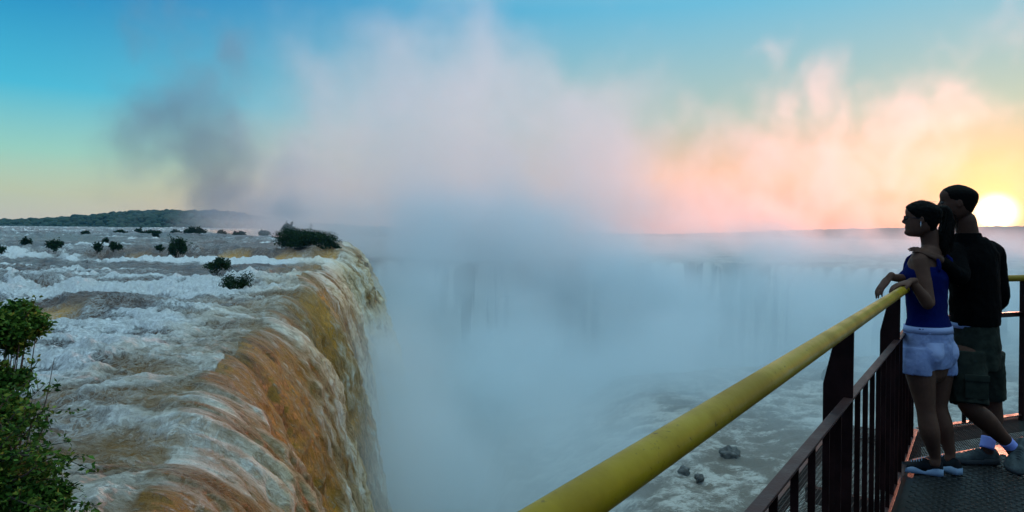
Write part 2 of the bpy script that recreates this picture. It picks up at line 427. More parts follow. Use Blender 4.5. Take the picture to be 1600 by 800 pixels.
def far_material():
    m, t, b = new_mat('far_water_and_rock')
    foam = attr(t, 'foam'); steep = attr(t, 'steep'); flow = attr(t, 'flow', 'Vector'); falling = attr(t, 'falling')
    lumps = noise(t, vmth(t, 'MULTIPLY', flow, (1.25, .7, 1)), 1.9, 9, .72, 1.2); big = noise(t, flow, .16, 4, .6)
    f = maprange(t, mth(t, 'ADD', lumps, mth(t, 'MULTIPLY', mth(t, 'ADD', foam, mth(t, 'SUBTRACT', big, .5)), .6)), .50, .80)
    water = mixc(t, f, (.13, .105, .075), (.44, .41, .35))
    n2 = noise(t, attr(t, 'flow', 'Vector'), .5, 6, .6)
    rock = mixc(t, maprange(t, n2, .4, .6), (.02, .028, .018), (.05, .05, .04))
    cliff = mixc(t, maprange(t, mth(t, 'ADD', falling, mth(t, 'MULTIPLY', mth(t, 'SUBTRACT', n2, .5), .6)), .4, .7), rock, (.70, .66, .58))
    t.links.new(mixc(t, steep, water, cliff), b.inputs['Base Color'])
    b.inputs['Roughness'].default_value = .6
    bp = t.nodes.new('ShaderNodeBump'); bp.inputs['Strength'].default_value = .8; bp.inputs['Distance'].default_value = .3
    t.links.new(lumps, bp.inputs['Height']); t.links.new(bp.outputs[0], b.inputs['Normal'])
    return m
M_far = far_material()
far_river = build_far()

# ------------------------------------------------------------------ hills with forest
def hill_mesh(name, x0, x1, Y0, Y1, hfun, nx=500, ny=30, mat=None):
    X = np.linspace(x0, x1, nx)[None, :].repeat(ny, 0); v = np.linspace(0, 1, ny)[:, None]
    YY = Y0 + (Y1 - Y0) * v + 0 * X
    H = hfun(X, YY, v)
    o = grid_mesh(name, np.stack([X, YY, H + CAMZ], -1), {}, mat); o['kind'] = 'structure'
    return o
def hill_material():
    m, t, b = new_mat('forest_hill')
    g = t.nodes.new('ShaderNodeNewGeometry').outputs['Position']
    n = noise(t, g, .12, 6, .65)
    t.links.new(mixc(t, maprange(t, n, .35, .65), (.008, .022, .010), (.026, .052, .022)), b.inputs['Base Color'])
    b.inputs['Roughness'].default_value = .9
    return m
M_hill = hill_material()
def left_profile(X):
    px = X / 880 * 1000 + 800
    h = np.interp(px, [-60, 60, 140, 200, 260, 360, 460, 700], [11.5, 13, 18, 26, 30, 31, 14, 0])   # px above the local horizon
    return h * .88
def hl(X, YY, v):
    h = left_profile(X) * np.sin(np.clip(v * 2.2, 0, 1) * math.pi / 2) * (1 - .0 * v)
    c = 2.6 * (fbm(X / 16, YY / 16, o=3)) + 2.0 * (fbm(X / 5, YY / 7 , o=2))
    return h * .93 - 3 + c * sstep(0, .25, v) + 1
left_hill = hill_mesh('hill', -860, -60, 760, 960, hl, 900, 40, M_hill)
def hr(X, YY, v):
    px = X / 1500 * 1000 + 800
    top = np.interp(px, [600, 900, 1050, 1200, 1300, 1500, 1700], [4, 5, 6, 11, 16, 22, 26]) * 1.5
    c = 5 * fbm(X / 30, YY / 30, o=3) + 3 * fbm(X / 9, YY / 20, o=2)
    return top * np.sin(np.clip(v * 1.6, 0, 1) * math.pi / 2) - 6 + c * sstep(0, .2, v)
right_hill = hill_mesh('far_hill', -500, 1500, 1300, 1650, hr, 900, 20, M_hill)
# ------------------------------------------------------------------ the spray that fills the gorge and rises from it
class GN:
    def __init__(s, name):
        s.t = bpy.data.node_groups.new(name, 'GeometryNodeTree')
        s.t.interface.new_socket('Geometry', in_out='OUTPUT', socket_type='NodeSocketGeometry')
        s.out = s.t.nodes.new('NodeGroupOutput')
    def n(s, typ, **kw):
        n = s.t.nodes.new(typ)
        for k, v in kw.items(): setattr(n, k, v)
        return n
    def put(s, sock, v):
        if isinstance(v, (int, float, tuple, list)): sock.default_value = v
        else: s.t.links.new(v, sock)
    def m(s, op, a, b=None, c=None, clamp=False):
        n = s.n('ShaderNodeMath', operation=op, use_clamp=clamp)
        for i, v in enumerate((a, b, c)):
            if v is not None: s.put(n.inputs[i], v)
        return n.outputs[0]
    def v(s, op, a, b=None):
        n = s.n('ShaderNodeVectorMath', operation=op)
        for i, x in enumerate((a, b)):
            if x is not None: s.put(n.inputs[i], x)
        return n.outputs[1] if op in ('LENGTH', 'DOT_PRODUCT', 'DISTANCE') else n.outputs[0]
    def noise(s, vec, scale, detail=3, rough=.5, dist=0, out='Fac'):
        n = s.n('ShaderNodeTexNoise'); s.put(n.inputs['Vector'], vec)
        for k, x in (('Scale', scale), ('Detail', detail), ('Roughness', rough), ('Distortion', dist)): n.inputs[k].default_value = x
        return n.outputs[out]
    def mr(s, x, a, b, c=0.0, d=1.0):
        n = s.n('ShaderNodeMapRange', interpolation_type='SMOOTHSTEP')
        for i, y in enumerate((x, a, b, c, d)): s.put(n.inputs[i], y)
        return n.outputs[0]

def volume_object(name, field_fn, lo, hi, voxel, mat):
    g = GN(name)
    pos = g.n('GeometryNodeInputPosition').outputs[0]
    dens = field_fn(g, pos)
    vc = g.n('GeometryNodeVolumeCube')
    g.put(vc.inputs['Density'], dens)
    vc.inputs['Background'].default_value = 0
    vc.inputs['Min'].default_value = lo; vc.inputs['Max'].default_value = hi
    for i, ax in enumerate('XYZ'):
        vc.inputs['Resolution ' + ax].default_value = max(4, int((hi[i] - lo[i]) / voxel))
    sm = g.n('GeometryNodeSetMaterial'); sm.inputs['Material'].default_value = mat
    g.t.links.new(vc.outputs[0], sm.inputs[0]); g.t.links.new(sm.outputs[0], g.out.inputs[0])
    me = bpy.data.meshes.new(name); o = bpy.data.objects.new(name, me); COL.objects.link(o)
    me.materials.append(mat)
    md = o.modifiers.new('field', 'NODES'); md.node_group = g.t
    return o

def mist_material(name, density, aniso, color=(1, 1, 1)):
    m = bpy.data.materials.new(name); m.use_nodes = True; t = m.node_tree
    for n in list(t.nodes): t.nodes.remove(n)
    o = t.nodes.new('ShaderNodeOutputMaterial'); p = t.nodes.new('ShaderNodeVolumePrincipled')
    p.inputs['Color'].default_value = (*color, 1); p.inputs['Density'].default_value = density
    p.inputs['Anisotropy'].default_value = aniso
    t.links.new(p.outputs[0], o.inputs['Volume'])
    return m

# soft puffs: photograph pixel, depth, radii in metres (x, y, z), weight
def B(px, py, Y, rx, ry, rz, wgt):
    p = at(px, py, Y); return ((p.x, p.y, p.z), (rx, ry, rz), wgt)
PLUME = [
    B(425, 338, 320, 34, 40, 26, 1.1),
    B(640, 400, 205, 34, 34, 16, 1.25), B(760, 395, 210, 36, 34, 14, 1.2),
    B(420, 372, 310, 44, 40, 12, .95), B(545, 365, 250, 30, 30, 16, 1.15),
    # great column over the gorge
    B(620, 330, 190, 46, 55, 34, 1.25), B(640, 230, 200, 44, 50, 30, 1.1), B(560, 150, 210, 36, 40, 24, .95), B(700, 160, 205, 40, 45, 26, 1.0),
    B(570, 90, 205, 22, 30, 18, .75), B(740, 95, 205, 28, 35, 16, .72), B(490, 260, 228, 24, 40, 30, .95), B(470, 340, 240, 24, 40, 16, 1.0), B(800, 290, 190, 46, 50, 30, 1.15),
    B(900, 230, 215, 26, 36, 26, .95), B(880, 350, 200, 40, 50, 20, 1.2), B(980, 320, 230, 36, 40, 22, .9),
    B(440, 90, 210, 10, 20, 14, .62), B(470, 190, 205, 16, 26, 16, .70),
    # pink clouds on the right, farther off
    B(1080, 330, 330, 48, 50, 28, .78), B(1180, 250, 340, 46, 46, 34, .76), B(1240, 160, 345, 22, 34, 34, .70), B(1225, 105, 345, 12, 24, 16, .62),
    B(1300, 270, 345, 56, 50, 34, .80), B(1400, 190, 350, 44, 44, 24, .68), B(1480, 160, 350, 34, 40, 16, .66), B(1470, 250, 350, 44, 50, 26, .60), B(1200, 340, 340, 70, 50, 16, .8),
    B(1250, 385, 330, 120, 30, 12, .72), B(1560, 60, 300, 34, 40, 20, .50), B(1050, 220, 320, 14, 24, 14, .55), B(1400, 340, 345, 80, 50, 14, .66),
]
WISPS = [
    # wisps on the left, their shade put into a dark volume colour
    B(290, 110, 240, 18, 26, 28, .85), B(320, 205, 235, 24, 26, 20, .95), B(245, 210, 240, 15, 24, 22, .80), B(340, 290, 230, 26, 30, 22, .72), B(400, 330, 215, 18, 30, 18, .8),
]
BILLOWS = [B(618, 775, 40, 3.6, 6, 4.2, 1.5), B(612, 680, 49, 4.0, 6, 5.0, 1.6), B(622, 600, 62, 5.0, 8, 5.5, 1.5), B(618, 540, 84, 6, 9, 6, 1.2), B(640, 710, 60, 6.5, 7, 7, 3.4), B(585, 600, 84, 7, 10, 8, 2.4), B(705, 780, 54, 6, 6, 5, 2.6), B(560, 500, 118, 8, 12, 9, 1.3), B(760, 640, 100, 13, 12, 8, 1.1), B(600, 470, 150, 12, 14, 9, 1.2), B(880, 560, 140, 18, 16, 9, 1.0), B(1120, 470, 175, 22, 16, 9, .8), B(930, 700, 80, 13, 12, 7, 1.5), B(860, 780, 70, 12, 10, 7, 1.3), B(1010, 610, 112, 17, 14, 8, 1.4), B(1180, 560, 130, 18, 12, 6, .8)]
def field_puffs(g, pos, PLUME, nd_=2.0):
    warp = g.v('SUBTRACT', g.noise(pos, 1 / 32, 4, .62, 0, 'Color'), (.5, .5, .5))
    sc_ = g.n('ShaderNodeVectorMath', operation='SCALE'); g.put(sc_.inputs[0], warp); sc_.inputs[3].default_value = 60.0
    p2 = g.v('ADD', pos, sc_.outputs[0])
    env = None
    for c, r, wg in PLUME:
        d = g.v('LENGTH', g.v('DIVIDE', g.v('SUBTRACT', p2, c), r))
        e = g.m('MULTIPLY', g.m('SUBTRACT', 1.25, g.m('MULTIPLY', d, .72), clamp=True), wg)
        env = e if env is None else g.m('MAXIMUM', env, e)
    n = g.noise(g.v('MULTIPLY', pos, (1, 1, .8)), 1 / 20, 6, .64, .6)
    dens = g.mr(g.m('ADD', env, g.m('MULTIPLY', g.m('SUBTRACT', n, .5), nd_)), .42, 1.20)
    dens = g.m('MULTIPLY', dens, g.mr(env, 0, .22))
    sx = g.n('ShaderNodeSeparateXYZ'); g.put(sx.inputs[0], pos)
    clear = g.m('MULTIPLY', g.mr(sx.outputs[0], -2, -62, 0, 1), g.mr(sx.outputs[1], 222, 160, 0, 1))
    dens = g.m('MULTIPLY', dens, g.m('SUBTRACT', 1.0, clear))
    return dens

def field_plume(g, pos): return field_puffs(g, pos, PLUME)
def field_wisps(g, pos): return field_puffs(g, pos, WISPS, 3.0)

def field_gorge(g, pos):
    s = g.n('ShaderNodeSeparateXYZ'); g.put(s.inputs[0], pos)
    X, Y, Z = s.outputs
    n1 = g.noise(g.v('MULTIPLY', pos, (1, 1, 1.1)), 1 / 30, 4, .55, .4)
    n2 = g.noise(pos, 1 / 11, 4, .55, .2)
    top = g.m('ADD', -4.0, g.m('MULTIPLY', g.m('SUBTRACT', n1, .5), 34.0))
    top = g.m('ADD', top, g.mr(Y, 60, 170, -16.0, 3.0))
    top = g.m('ADD', top, g.m('MULTIPLY', g.mr(X, 45, -25, 0, 15), g.mr(Y, 110, 170, 0, 1)))
    below = g.mr(g.m('SUBTRACT', top, Z), -8, 16)
    # stays clear of the river on the left, of the walkway, and of the near bench on the right
    lx = g.m('ADD', -12.0, g.m('MULTIPLY', Y, -.19))
    side = g.mr(g.m('SUBTRACT', X, g.m('ADD', lx, g.mr(Z, -2.0, -30.0, 12.0, 5.0))), -4, 14)
    near = g.mr(g.m('ADD', Y, g.m('MULTIPLY', X, -.35)), 18, 46)
    bench = g.m('SUBTRACT', 1.0, g.m('MULTIPLY', g.mr(g.m('SUBTRACT', X, g.m('MULTIPLY', Y, .24)), 0, 20), g.mr(Y, 115, 50, 0, .68)))
    n0 = g.noise(pos, 1 / 62, 2, .5, .3)
    below = g.m('MULTIPLY', below, g.mr(n0, .40, .60, .45, 1.5))
    d = g.m('MULTIPLY', g.m('MULTIPLY', below, side), g.m('MULTIPLY', near, bench))
    d = g.m('MULTIPLY', d, g.m('SUBTRACT', 1.0, g.mr(g.m('SUBTRACT', X, g.m('MULTIPLY', Y, .26)), 0, 45, 0, .42)))
    tex = g.m('MULTIPLY', g.mr(n1, .38, .62, .12, 1.4), g.mr(n2, .32, .68, .40, 1.4))
    # billows thrown up where the near falls land
    warp = g.v('SUBTRACT', g.noise(pos, 1 / 9, 4, .6, 0, 'Color'), (.5, .5, .5))
    sc_ = g.n('ShaderNodeVectorMath', operation='SCALE'); g.put(sc_.inputs[0], warp); sc_.inputs[3].default_value = 11.0
    p2 = g.v('ADD', pos, sc_.outputs[0]); env = None
    for c, r, wg in BILLOWS:
        dd = g.v('LENGTH', g.v('DIVIDE', g.v('SUBTRACT', p2, c), r))
        e = g.m('MULTIPLY', g.mr(dd, 1.25, .35, 0, 1), wg)
        env = e if env is None else g.m('MAXIMUM', env, e)
    return g.m('ADD', g.m('MULTIPLY', d, tex), env)

M_plume = mist_material('plume_mist', .027, .60, (.925, .955, .97))
M_wisp_shade = mist_material('shaded_wisp_mist', .050, .6, (.40, .52, .62))  # darker copy of the same spray: shade painted in as low albedo
M_gorge = mist_material('gorge_mist', .056, .35, (.875, .945, .968))
plume = volume_object('spray_plume', field_plume, (-190, 90, -30), (330, 430, 125), 2.7, M_plume)
plume['kind'] = 'stuff'; plume['label'] = 'tall plume of spray rising from the gorge into pink clouds'
wisps = volume_object('shaded_wisps', field_wisps, (-190, 190, 8), (-60, 300, 95), 3.0, M_wisp_shade)
wisps['kind'] = 'stuff'; wisps['label'] = 'wisps of spray with shade put into their colour, drifting over the river left of the plume'
gmist = volume_object('gorge_mist', field_gorge, (-90, 18, -66), (300, 330, 34), 2.2, M_gorge)
gmist['kind'] = 'stuff'; gmist['label'] = 'thick blue white spray filling the gorge below the falls'

# ------------------------------------------------------------------ the air itself
def build_haze():
    m = bpy.data.materials.new('haze_air'); m.use_nodes = True; t = m.node_tree
    for n in list(t.nodes): t.nodes.remove(n)
    o = t.nodes.new('ShaderNodeOutputMaterial'); p = t.nodes.new('ShaderNodeVolumePrincipled')
    p.inputs['Color'].default_value = (.12, .62, 1, 1); p.inputs['Density'].default_value = .00009; p.inputs['Anisotropy'].default_value = .3
    t.links.new(p.outputs[0], o.inputs['Volume'])
    bm = bmesh.new(); bmesh.ops.create_cube(bm, size=1)
    me = bpy.data.meshes.new('haze'); bm.to_mesh(me); bm.free()
    h = bpy.data.objects.new('haze', me); COL.objects.link(h); me.materials.append(m)
    h.scale = (5200, 3300, 235); h.location = (0, 1400, 45); h['kind'] = 'stuff'
build_haze()
# ------------------------------------------------------------------ object tools
def tag(o, label=None, cat=None, group=None, kind=None):
    if label: o['label'] = label
    if cat: o['category'] = cat
    if group: o['group'] = group
    if kind: o['kind'] = kind
    return o
def thing(name, base, label, cat, group=None):
    o = bpy.data.objects.new(name, None); COL.objects.link(o); o.location = base; o.empty_display_size = .2
    return tag(o, label, cat, group)
def root_loc(o):
    while o.parent is not None: o = o.parent
    return Vector(o.location)
def mk(name, bm, mat, parent=None, base=None, smooth=True):
    """link a bmesh built in world coordinates"""
    org = root_loc(parent) if parent is not None else Vector(base if base is not None else (0, 0, 0))
    bmesh.ops.translate(bm, verts=bm.verts, vec=-org)
    me = bpy.data.meshes.new(name); bm.to_mesh(me); bm.free()
    for p in me.polygons: p.use_smooth = smooth
    me.materials.append(mat)
    o = bpy.data.objects.new(name, me); COL.objects.link(o)
    if parent is not None: o.parent = parent
    else: o.location = org
    return o
def simple_mat(name, col, rough=.6, spec=.4, metal=0, var=None, vscale=8, bump=0, bscale=40):
    m, t, b = new_mat(name)
    tcn = t.nodes.new('ShaderNodeTexCoord').outputs['Object']
    b.inputs['Base Color'].default_value = (*col, 1); b.inputs['Roughness'].default_value = rough
    b.inputs['Specular IOR Level'].default_value = spec; b.inputs['Metallic'].default_value = metal
    if var:
        n = noise(t, tcn, vscale, 5, .65)
        t.links.new(mixc(t, maprange(t, n, .38, .66), col, var), b.inputs['Base Color'])
        t.links.new(maprange(t, n, .3, .7, rough - .08, rough + .12), b.inputs['Roughness'])
    if bump:
        n = noise(t, tcn, bscale, 4, .6)
        bp = t.nodes.new('ShaderNodeBump'); bp.inputs['Strength'].default_value = 1; bp.inputs['Distance'].default_value = bump
        t.links.new(n, bp.inputs['Height']); t.links.new(bp.outputs[0], b.inputs['Normal'])
    return m
def obox(bm, c, ex, ey, ez, hx, hy, hz, bevel=0):
    """box centred at c with half sizes along unit vectors"""
    vs = []
    for k in (-1, 1):
        for j in (-1, 1):
            for i in (-1, 1):
                vs.append(bm.verts.new(c + ex * hx * i + ey * hy * j + ez * hz * k))
    fs = [(0, 2, 3, 1), (4, 5, 7, 6), (0, 1, 5, 4), (2, 6, 7, 3), (0, 4, 6, 2), (1, 3, 7, 5)]
    faces = [bm.faces.new([vs[a] for a in f]) for f in fs]
    if bevel:
        es = list({e for f in faces for e in f.edges})
        bmesh.ops.bevel(bm, geom=es, offset=bevel, segments=2, affect='EDGES', profile=.7)
    return vs
UP = Vector((0, 0, 1))
def loft(bm, pts, radii, u=None, seg=18, cap=True, sq=1.0):
    """closed elliptical tube through pts; radii numbers or (a, b) along u and across"""
    pts = [Vector(p) for p in pts]; n = len(pts); rings = []
    if u is None:
        t0 = (pts[1] - pts[0]).normalized(); u = t0.orthogonal()
    u = Vector(u)
    P = []; Rr = []
    rr = [(r, r) if isinstance(r, (int, float)) else r for r in radii]
    for i, p in enumerate(pts): P.append(p); Rr.append(rr[i])
    def ring(c, t, a, b, u):
        uu = (u - t * u.dot(t)).normalized(); vv = t.cross(uu).normalized(); out = []
        for k in range(seg):
            th = 2 * math.pi * k / seg; cx, sx = math.cos(th), math.sin(th)
            if sq != 1.0: cx = math.copysign(abs(cx) ** sq, cx); sx = math.copysign(abs(sx) ** sq, sx)
            out.append(bm.verts.new(c + uu * a * cx + vv * b * sx))
        return out, uu
    for i in range(n):
        t = (P[min(i + 1, n - 1)] - P[max(i - 1, 0)]).normalized()
        a, b = Rr[i]
        if cap and i == 0:
            for s in (.95, .6):
                off = math.sqrt(1 - s * s) if s < .9 else math.sqrt(1 - s * s)
            for ang in (75, 50, 25):
                s = math.cos(R(ang)); o_ = math.sin(R(ang)) * min(a, b)
                r_, u = ring(P[i] - t * o_, t, a * s, b * s, u); rings.append(r_)
        r_, u = ring(P[i], t, a, b, u); rings.append(r_)
        if cap and i == n - 1:
            for ang in (25, 50, 75):
                s = math.cos(R(ang)); o_ = math.sin(R(ang)) * min(a, b)
                r_, u = ring(P[i] + t * o_, t, a * s, b * s, u); rings.append(r_)
    for r1, r2 in zip(rings, rings[1:]):
        for k in range(seg):
            bm.faces.new((r1[k], r1[(k + 1) % seg], r2[(k + 1) % seg], r2[k]))
    bm.faces.new(list(reversed(rings[0]))); bm.faces.new(rings[-1])
    return rings
def curve_pts(pts, n=6):
    """Catmull-Rom through points (Vectors with any number of extra values)"""
    P = [np.array(p, float) for p in pts]; P = [2 * P[0] - P[1]] + P + [2 * P[-1] - P[-2]]
    out = []
    for i in range(1, len(P) - 2):
        for k in range(n):
            t = k / n; a, b, c, d = P[i - 1:i + 3]
            out.append(.5 * ((2 * b) + (-a + c) * t + (2 * a - 5 * b + 4 * c - d) * t * t + (-a + 3 * b - 3 * c + d) * t ** 3))
    out.append(P[-2]); return out
def limb(bm, spec, u=None, seg=18, n=5, cap=True):
    """spec: list of (Vector, a[, b]); smooth tapering limb"""
    rows = [(*s[0], s[1], s[2] if len(s) > 2 else s[1]) for s in spec]
    c = curve_pts(rows, n)
    loft(bm, [r[:3] for r in c], [(max(r[3], .001), max(r[4], .001)) for r in c], u, seg, cap)
def ball(bm, c, rx, ry=None, rz=None, sub=3, M=None):
    r = bmesh.ops.create_icosphere(bm, subdivisions=sub, radius=1)
    mat = Matrix.Translation(c) @ (M if M is not None else Matrix()) @ Matrix.Diagonal((rx, ry or rx, rz or rx, 1))
    bmesh.ops.transform(bm, matrix=mat, verts=r['verts'])
def fuse(name, bm, mat, voxel=.006, parent=None, base=None, smooth=2, wrinkle=0, wscale=14, post=None):
    """melt overlapping closed shapes into one continuous skin"""
    o = mk(name, bm, mat, parent, base)
    md = o.modifiers.new('r', 'REMESH'); md.mode = 'VOXEL'; md.voxel_size = voxel
    ms = o.modifiers.new('s', 'SMOOTH'); ms.factor = .5; ms.iterations = smooth
    dg = bpy.context.evaluated_depsgraph_get(); dg.update()
    me = bpy.data.meshes.new_from_object(o.evaluated_get(dg))
    o.modifiers.clear(); old = o.data; o.data = me; bpy.data.meshes.remove(old)
    me.name = name
    if not me.materials: me.materials.append(mat)
    n = len(me.vertices); co = np.empty(n * 3, np.float32); me.vertices.foreach_get('co', co); co = co.reshape(-1, 3).astype(float)
    if wrinkle:
        nor = np.empty(n * 3, np.float32); me.vertices.foreach_get('normal', nor); nor = nor.reshape(-1, 3)
        w_ = ridged(co[:, 0] * wscale, co[:, 1] * wscale, co[:, 2] * wscale * .8, o=3) - .6
        co = co + nor * (w_ * wrinkle)[:, None]
    if post is not None: co = post(co)
    me.vertices.foreach_set('co', co.astype(np.float32).ravel())
    me.polygons.foreach_set('use_smooth', np.ones(len(me.polygons), dtype=bool)); me.update()
    return o
def np_mesh(name, V, Fq, mat, parent=None, base=(0, 0, 0), smooth=False):
    """V (n,3), Fq (m,k) uniform polygons, world coordinates"""
    org = root_loc(parent) if parent is not None else Vector(base)
    V = V - np.array(org)
    me = bpy.data.meshes.new(name); k = Fq.shape[1]
    me.vertices.add(len(V)); me.vertices.foreach_set('co', V.astype(np.float32).ravel())
    me.loops.add(Fq.size); me.loops.foreach_set('vertex_index', Fq.ravel().astype(np.int32))
    me.polygons.add(len(Fq)); me.polygons.foreach_set('loop_start', np.arange(0, Fq.size, k, dtype=np.int32))
    me.update(calc_edges=True); me.materials.append(mat)
    if smooth: me.polygons.foreach_set('use_smooth', np.ones(len(Fq), dtype=bool))
    o = bpy.data.objects.new(name, me); COL.objects.link(o)
    if parent is not None: o.parent = parent
    else: o.location = org
    return o
# ------------------------------------------------------------------ shrubs on the river, rocks, forest
def leaf_material(name, dark, light, yellow=None):
    m, t, b = new_mat(name)
    pos = t.nodes.new('ShaderNodeNewGeometry').outputs['Position']
    ri = t.nodes.new('ShaderNodeNewGeometry').outputs['Random Per Island']
    c = mixc(t, ri, dark, light)
    if yellow: c = mixc(t, maprange(t, ri, .86, 1.0), c, yellow)
    t.links.new(c, b.inputs['Base Color']); b.inputs['Roughness'].default_value = .55
    b.inputs['Specular IOR Level'].default_value = .06
    tr = t.nodes.new('ShaderNodeBsdfTranslucent'); t.links.new(c, tr.inputs[0])
    mx = t.nodes.new('ShaderNodeMixShader'); mx.inputs[0].default_value = .18
    t.links.new(b.outputs[0], mx.inputs[1]); t.links.new(tr.outputs[0], mx.inputs[2])
    t.links.new(mx.outputs[0], t.nodes['Material Output'].inputs[0])
    return m
M_leaf_near = leaf_material('near_leaf', (.012, .035, .006), (.085, .19, .025), (.20, .26, .04))
M_leaf_far = leaf_material('river_shrub_leaf', (.006, .018, .007), (.030, .065, .020))
M_bark = simple_mat('bark', (.06, .045, .03), .85, .2, var=(.10, .08, .06), vscale=12, bump=.01)
M_rock = simple_mat('wet_rock', (.03, .028, .022), .35, .5, var=(.07, .06, .045), vscale=1.5, bump=.15, bscale=3)

def leaves(name, centers, size, mat, parent, rng, flat=.35, aspect=.45):
    n = len(centers)
    d = rng.normal(size=(n, 3)); d[:, 2] = d[:, 2] * flat - .15; d /= np.linalg.norm(d, axis=1)[:, None]
    r = rng.normal(size=(n, 3)); s = np.cross(d, r); s /= np.linalg.norm(s, axis=1)[:, None]
    nrm = np.cross(d, s)
    L_ = size * rng.uniform(.6, 1.35, n)[:, None]; W_ = L_ * aspect
    a = centers; tip = a + d * L_; mid = a + d * L_ * .45
    l = mid + s * W_ * .5 + nrm * L_ * .10; r_ = mid - s * W_ * .5 + nrm * L_ * .10
    V = np.stack([a, l, tip, r_], 1).reshape(-1, 3)
    Fq = (np.arange(n)[:, None] * 4 + np.array([0, 1, 2, 3])[None, :])
    return np_mesh(name, V, Fq, mat, parent)

def crown_points(rng, c, rad, n, lobes=14, hollow=.55):
    """leaf positions gathered in uneven clumps through a crown"""
    c = np.array(c); rad = np.array(rad)
    dirs = rng.normal(size=(lobes, 3)); dirs[:, 2] = np.abs(dirs[:, 2]) * .9 - .25
    dirs /= np.linalg.norm(dirs, axis=1)[:, None]
    lc = c + dirs * rad * rng.uniform(.35, .78, lobes)[:, None]
    lr = rng.uniform(.22, .42, lobes)
    k = rng.choice(lobes, n, p=lr ** 2 / (lr ** 2).sum())
    p = rng.normal(size=(n, 3)); p /= np.linalg.norm(p, axis=1)[:, None]
    p = lc[k] + p * (rng.uniform(hollow, 1.1, n) * lr[k])[:, None] * rad
    return p, lc
def shrub(px, py, Y, wpx, hpx, label, seed, n=2600, name='shrub', group='shrubs standing in the river', leaf=None, lobes=14, squat=1.0):
    rng = np.random.default_rng(seed)
    ys = np.geomspace(15, 850, 3000); ray = at(px, py, 1.0) - Vector((0, 0, CAMZ))
    hit = np.nonzero(ray.z * ys < river_z(ray.x * ys, ys, False)[0])[0]
    if len(hit): Y = float(ys[hit[0]]) * (.97 if Y < 200 else 1)
    g = at(px, py, Y); wm = wpx / F * Y / 2; hm = hpx / F * Y
    base = Vector((g.x, g.y, g.z - .3))
    o = thing(name, base, label, 'shrub', group)
    c = (g.x, g.y, g.z + hm * .30)
    P, lc = crown_points(rng, c, (wm * 1.05, wm * .8, hm * .70), n, lobes)
    P = P[P[:, 2] > g.z - .15 * hm]
    # a few twigs that stick out
    ntw = 10; tw = []
    for i in range(ntw):
        a = np.array(lc[rng.integers(len(lc))]); d = rng.normal(size=3); d[2] = abs(d[2]) + .6; d /= np.linalg.norm(d)
        ln = rng.uniform(.3, .6) * hm
        tw.append(a + d * np.linspace(0, 1, 26)[:, None] ** 1 * ln + rng.normal(size=(26, 3)) * .03 * hm)
    P = np.concatenate([P] + tw)
    size = leaf or max(.02, 2.6 / F * Y)
    leaves('crown', P, size, M_leaf_far, o, rng, flat=.8, aspect=.6)
    bm = bmesh.new()
    for i in range(5):
        e = Vector(lc[i % len(lc)])
        limb(bm, [(base + Vector((rng.uniform(-.2, .2) * wm, 0, 0)), .05 * hm * .5), ((base + e) / 2 + Vector((0, 0, .05 * hm)), .03 * hm * .5), (e, .012 * hm)], seg=6, n=3)
    mk('trunk', bm, M_bark, o)
    return o
SH = [  # px, py of the foot, depth, width px, height px, label, leaves
    (86, 390, 165, 27, 18, 'small round green shrub on the left rapids, larger than its pale neighbour', 1500),
    (41, 384, 185, 15, 13, 'tiny pale shrub at the far left of the upper rapids', 700),
    (152, 393, 158, 9, 18, 'thin upright shrub beside a low clump on the upper rapids', 500),
    (178, 391, 160, 22, 13, 'low spreading shrub just right of the thin upright one', 900),
    (163, 381, 200, 10, 10, 'faint sprig of a shrub behind the thin upright one', 400),
    (134, 367, 330, 12, 6, 'tiny shrub alone near the far water edge', 350),
    (190, 366, 330, 18, 6, 'flat little shrub at the far water edge, middle of three', 450),
    (216, 365, 330, 13, 8, 'round little shrub left of the long dark clump at the far edge', 450),
    (235, 366, 320, 38, 6, 'long low dark shrub at the far water edge', 900),
    (244, 372, 260, 9, 10, 'leaning sprig below the long low dark shrub', 350),
    (276, 401, 128, 32, 31, 'dark dense shrub like a cone standing alone in mid river', 2600),
    (275, 365, 330, 20, 6, 'flat shrub left of the tall hedge like clump at the far edge', 500),
    (306, 367, 300, 40, 13, 'wide dark hedge like shrub at the far water edge', 1400),
    (346, 367, 290, 14, 7, 'wispy little shrub between two dark clumps at the far edge', 350),
    (373, 369, 270, 22, 8, 'low shrub midway between the wide clump and the big lip shrub', 600),
    (413, 369, 260, 20, 9, 'pointed low shrub just left of the big lip shrub', 500),
    (250, 392, 150, 12, 10, 'pale leafless sprig left of the dark cone shaped shrub', 250),
    (338, 424, 92, 46, 24, 'flat bushy shrub on the small ledge above the white cascade', 2400),
    (368, 461, 64, 52, 42, 'tall loose shrub leaning over the brown hump by the lip', 3400),
    (3, 396, 150, 10, 12, 'small shrub cut by the left edge of the picture on the rapids', 400),
]
for i, (px, py, Y, w_, h_, lab, n) in enumerate(SH):
    shrub(px, py, Y, w_, h_, lab, 100 + i, n)
# the big shrub on the lip is a clump of two
shrub(479, 389, 168, 104, 35, 'largest dark shrub mass growing at the far lip of the falls', 301, 13000, lobes=34)
shrub(452, 372, 176, 26, 24, 'open feathery shrub rising at the back of the largest lip shrub', 302, 900, lobes=7)
shrub(519, 389, 160, 34, 10, 'low trailing shrub at the very edge of the falls', 303, 1500)

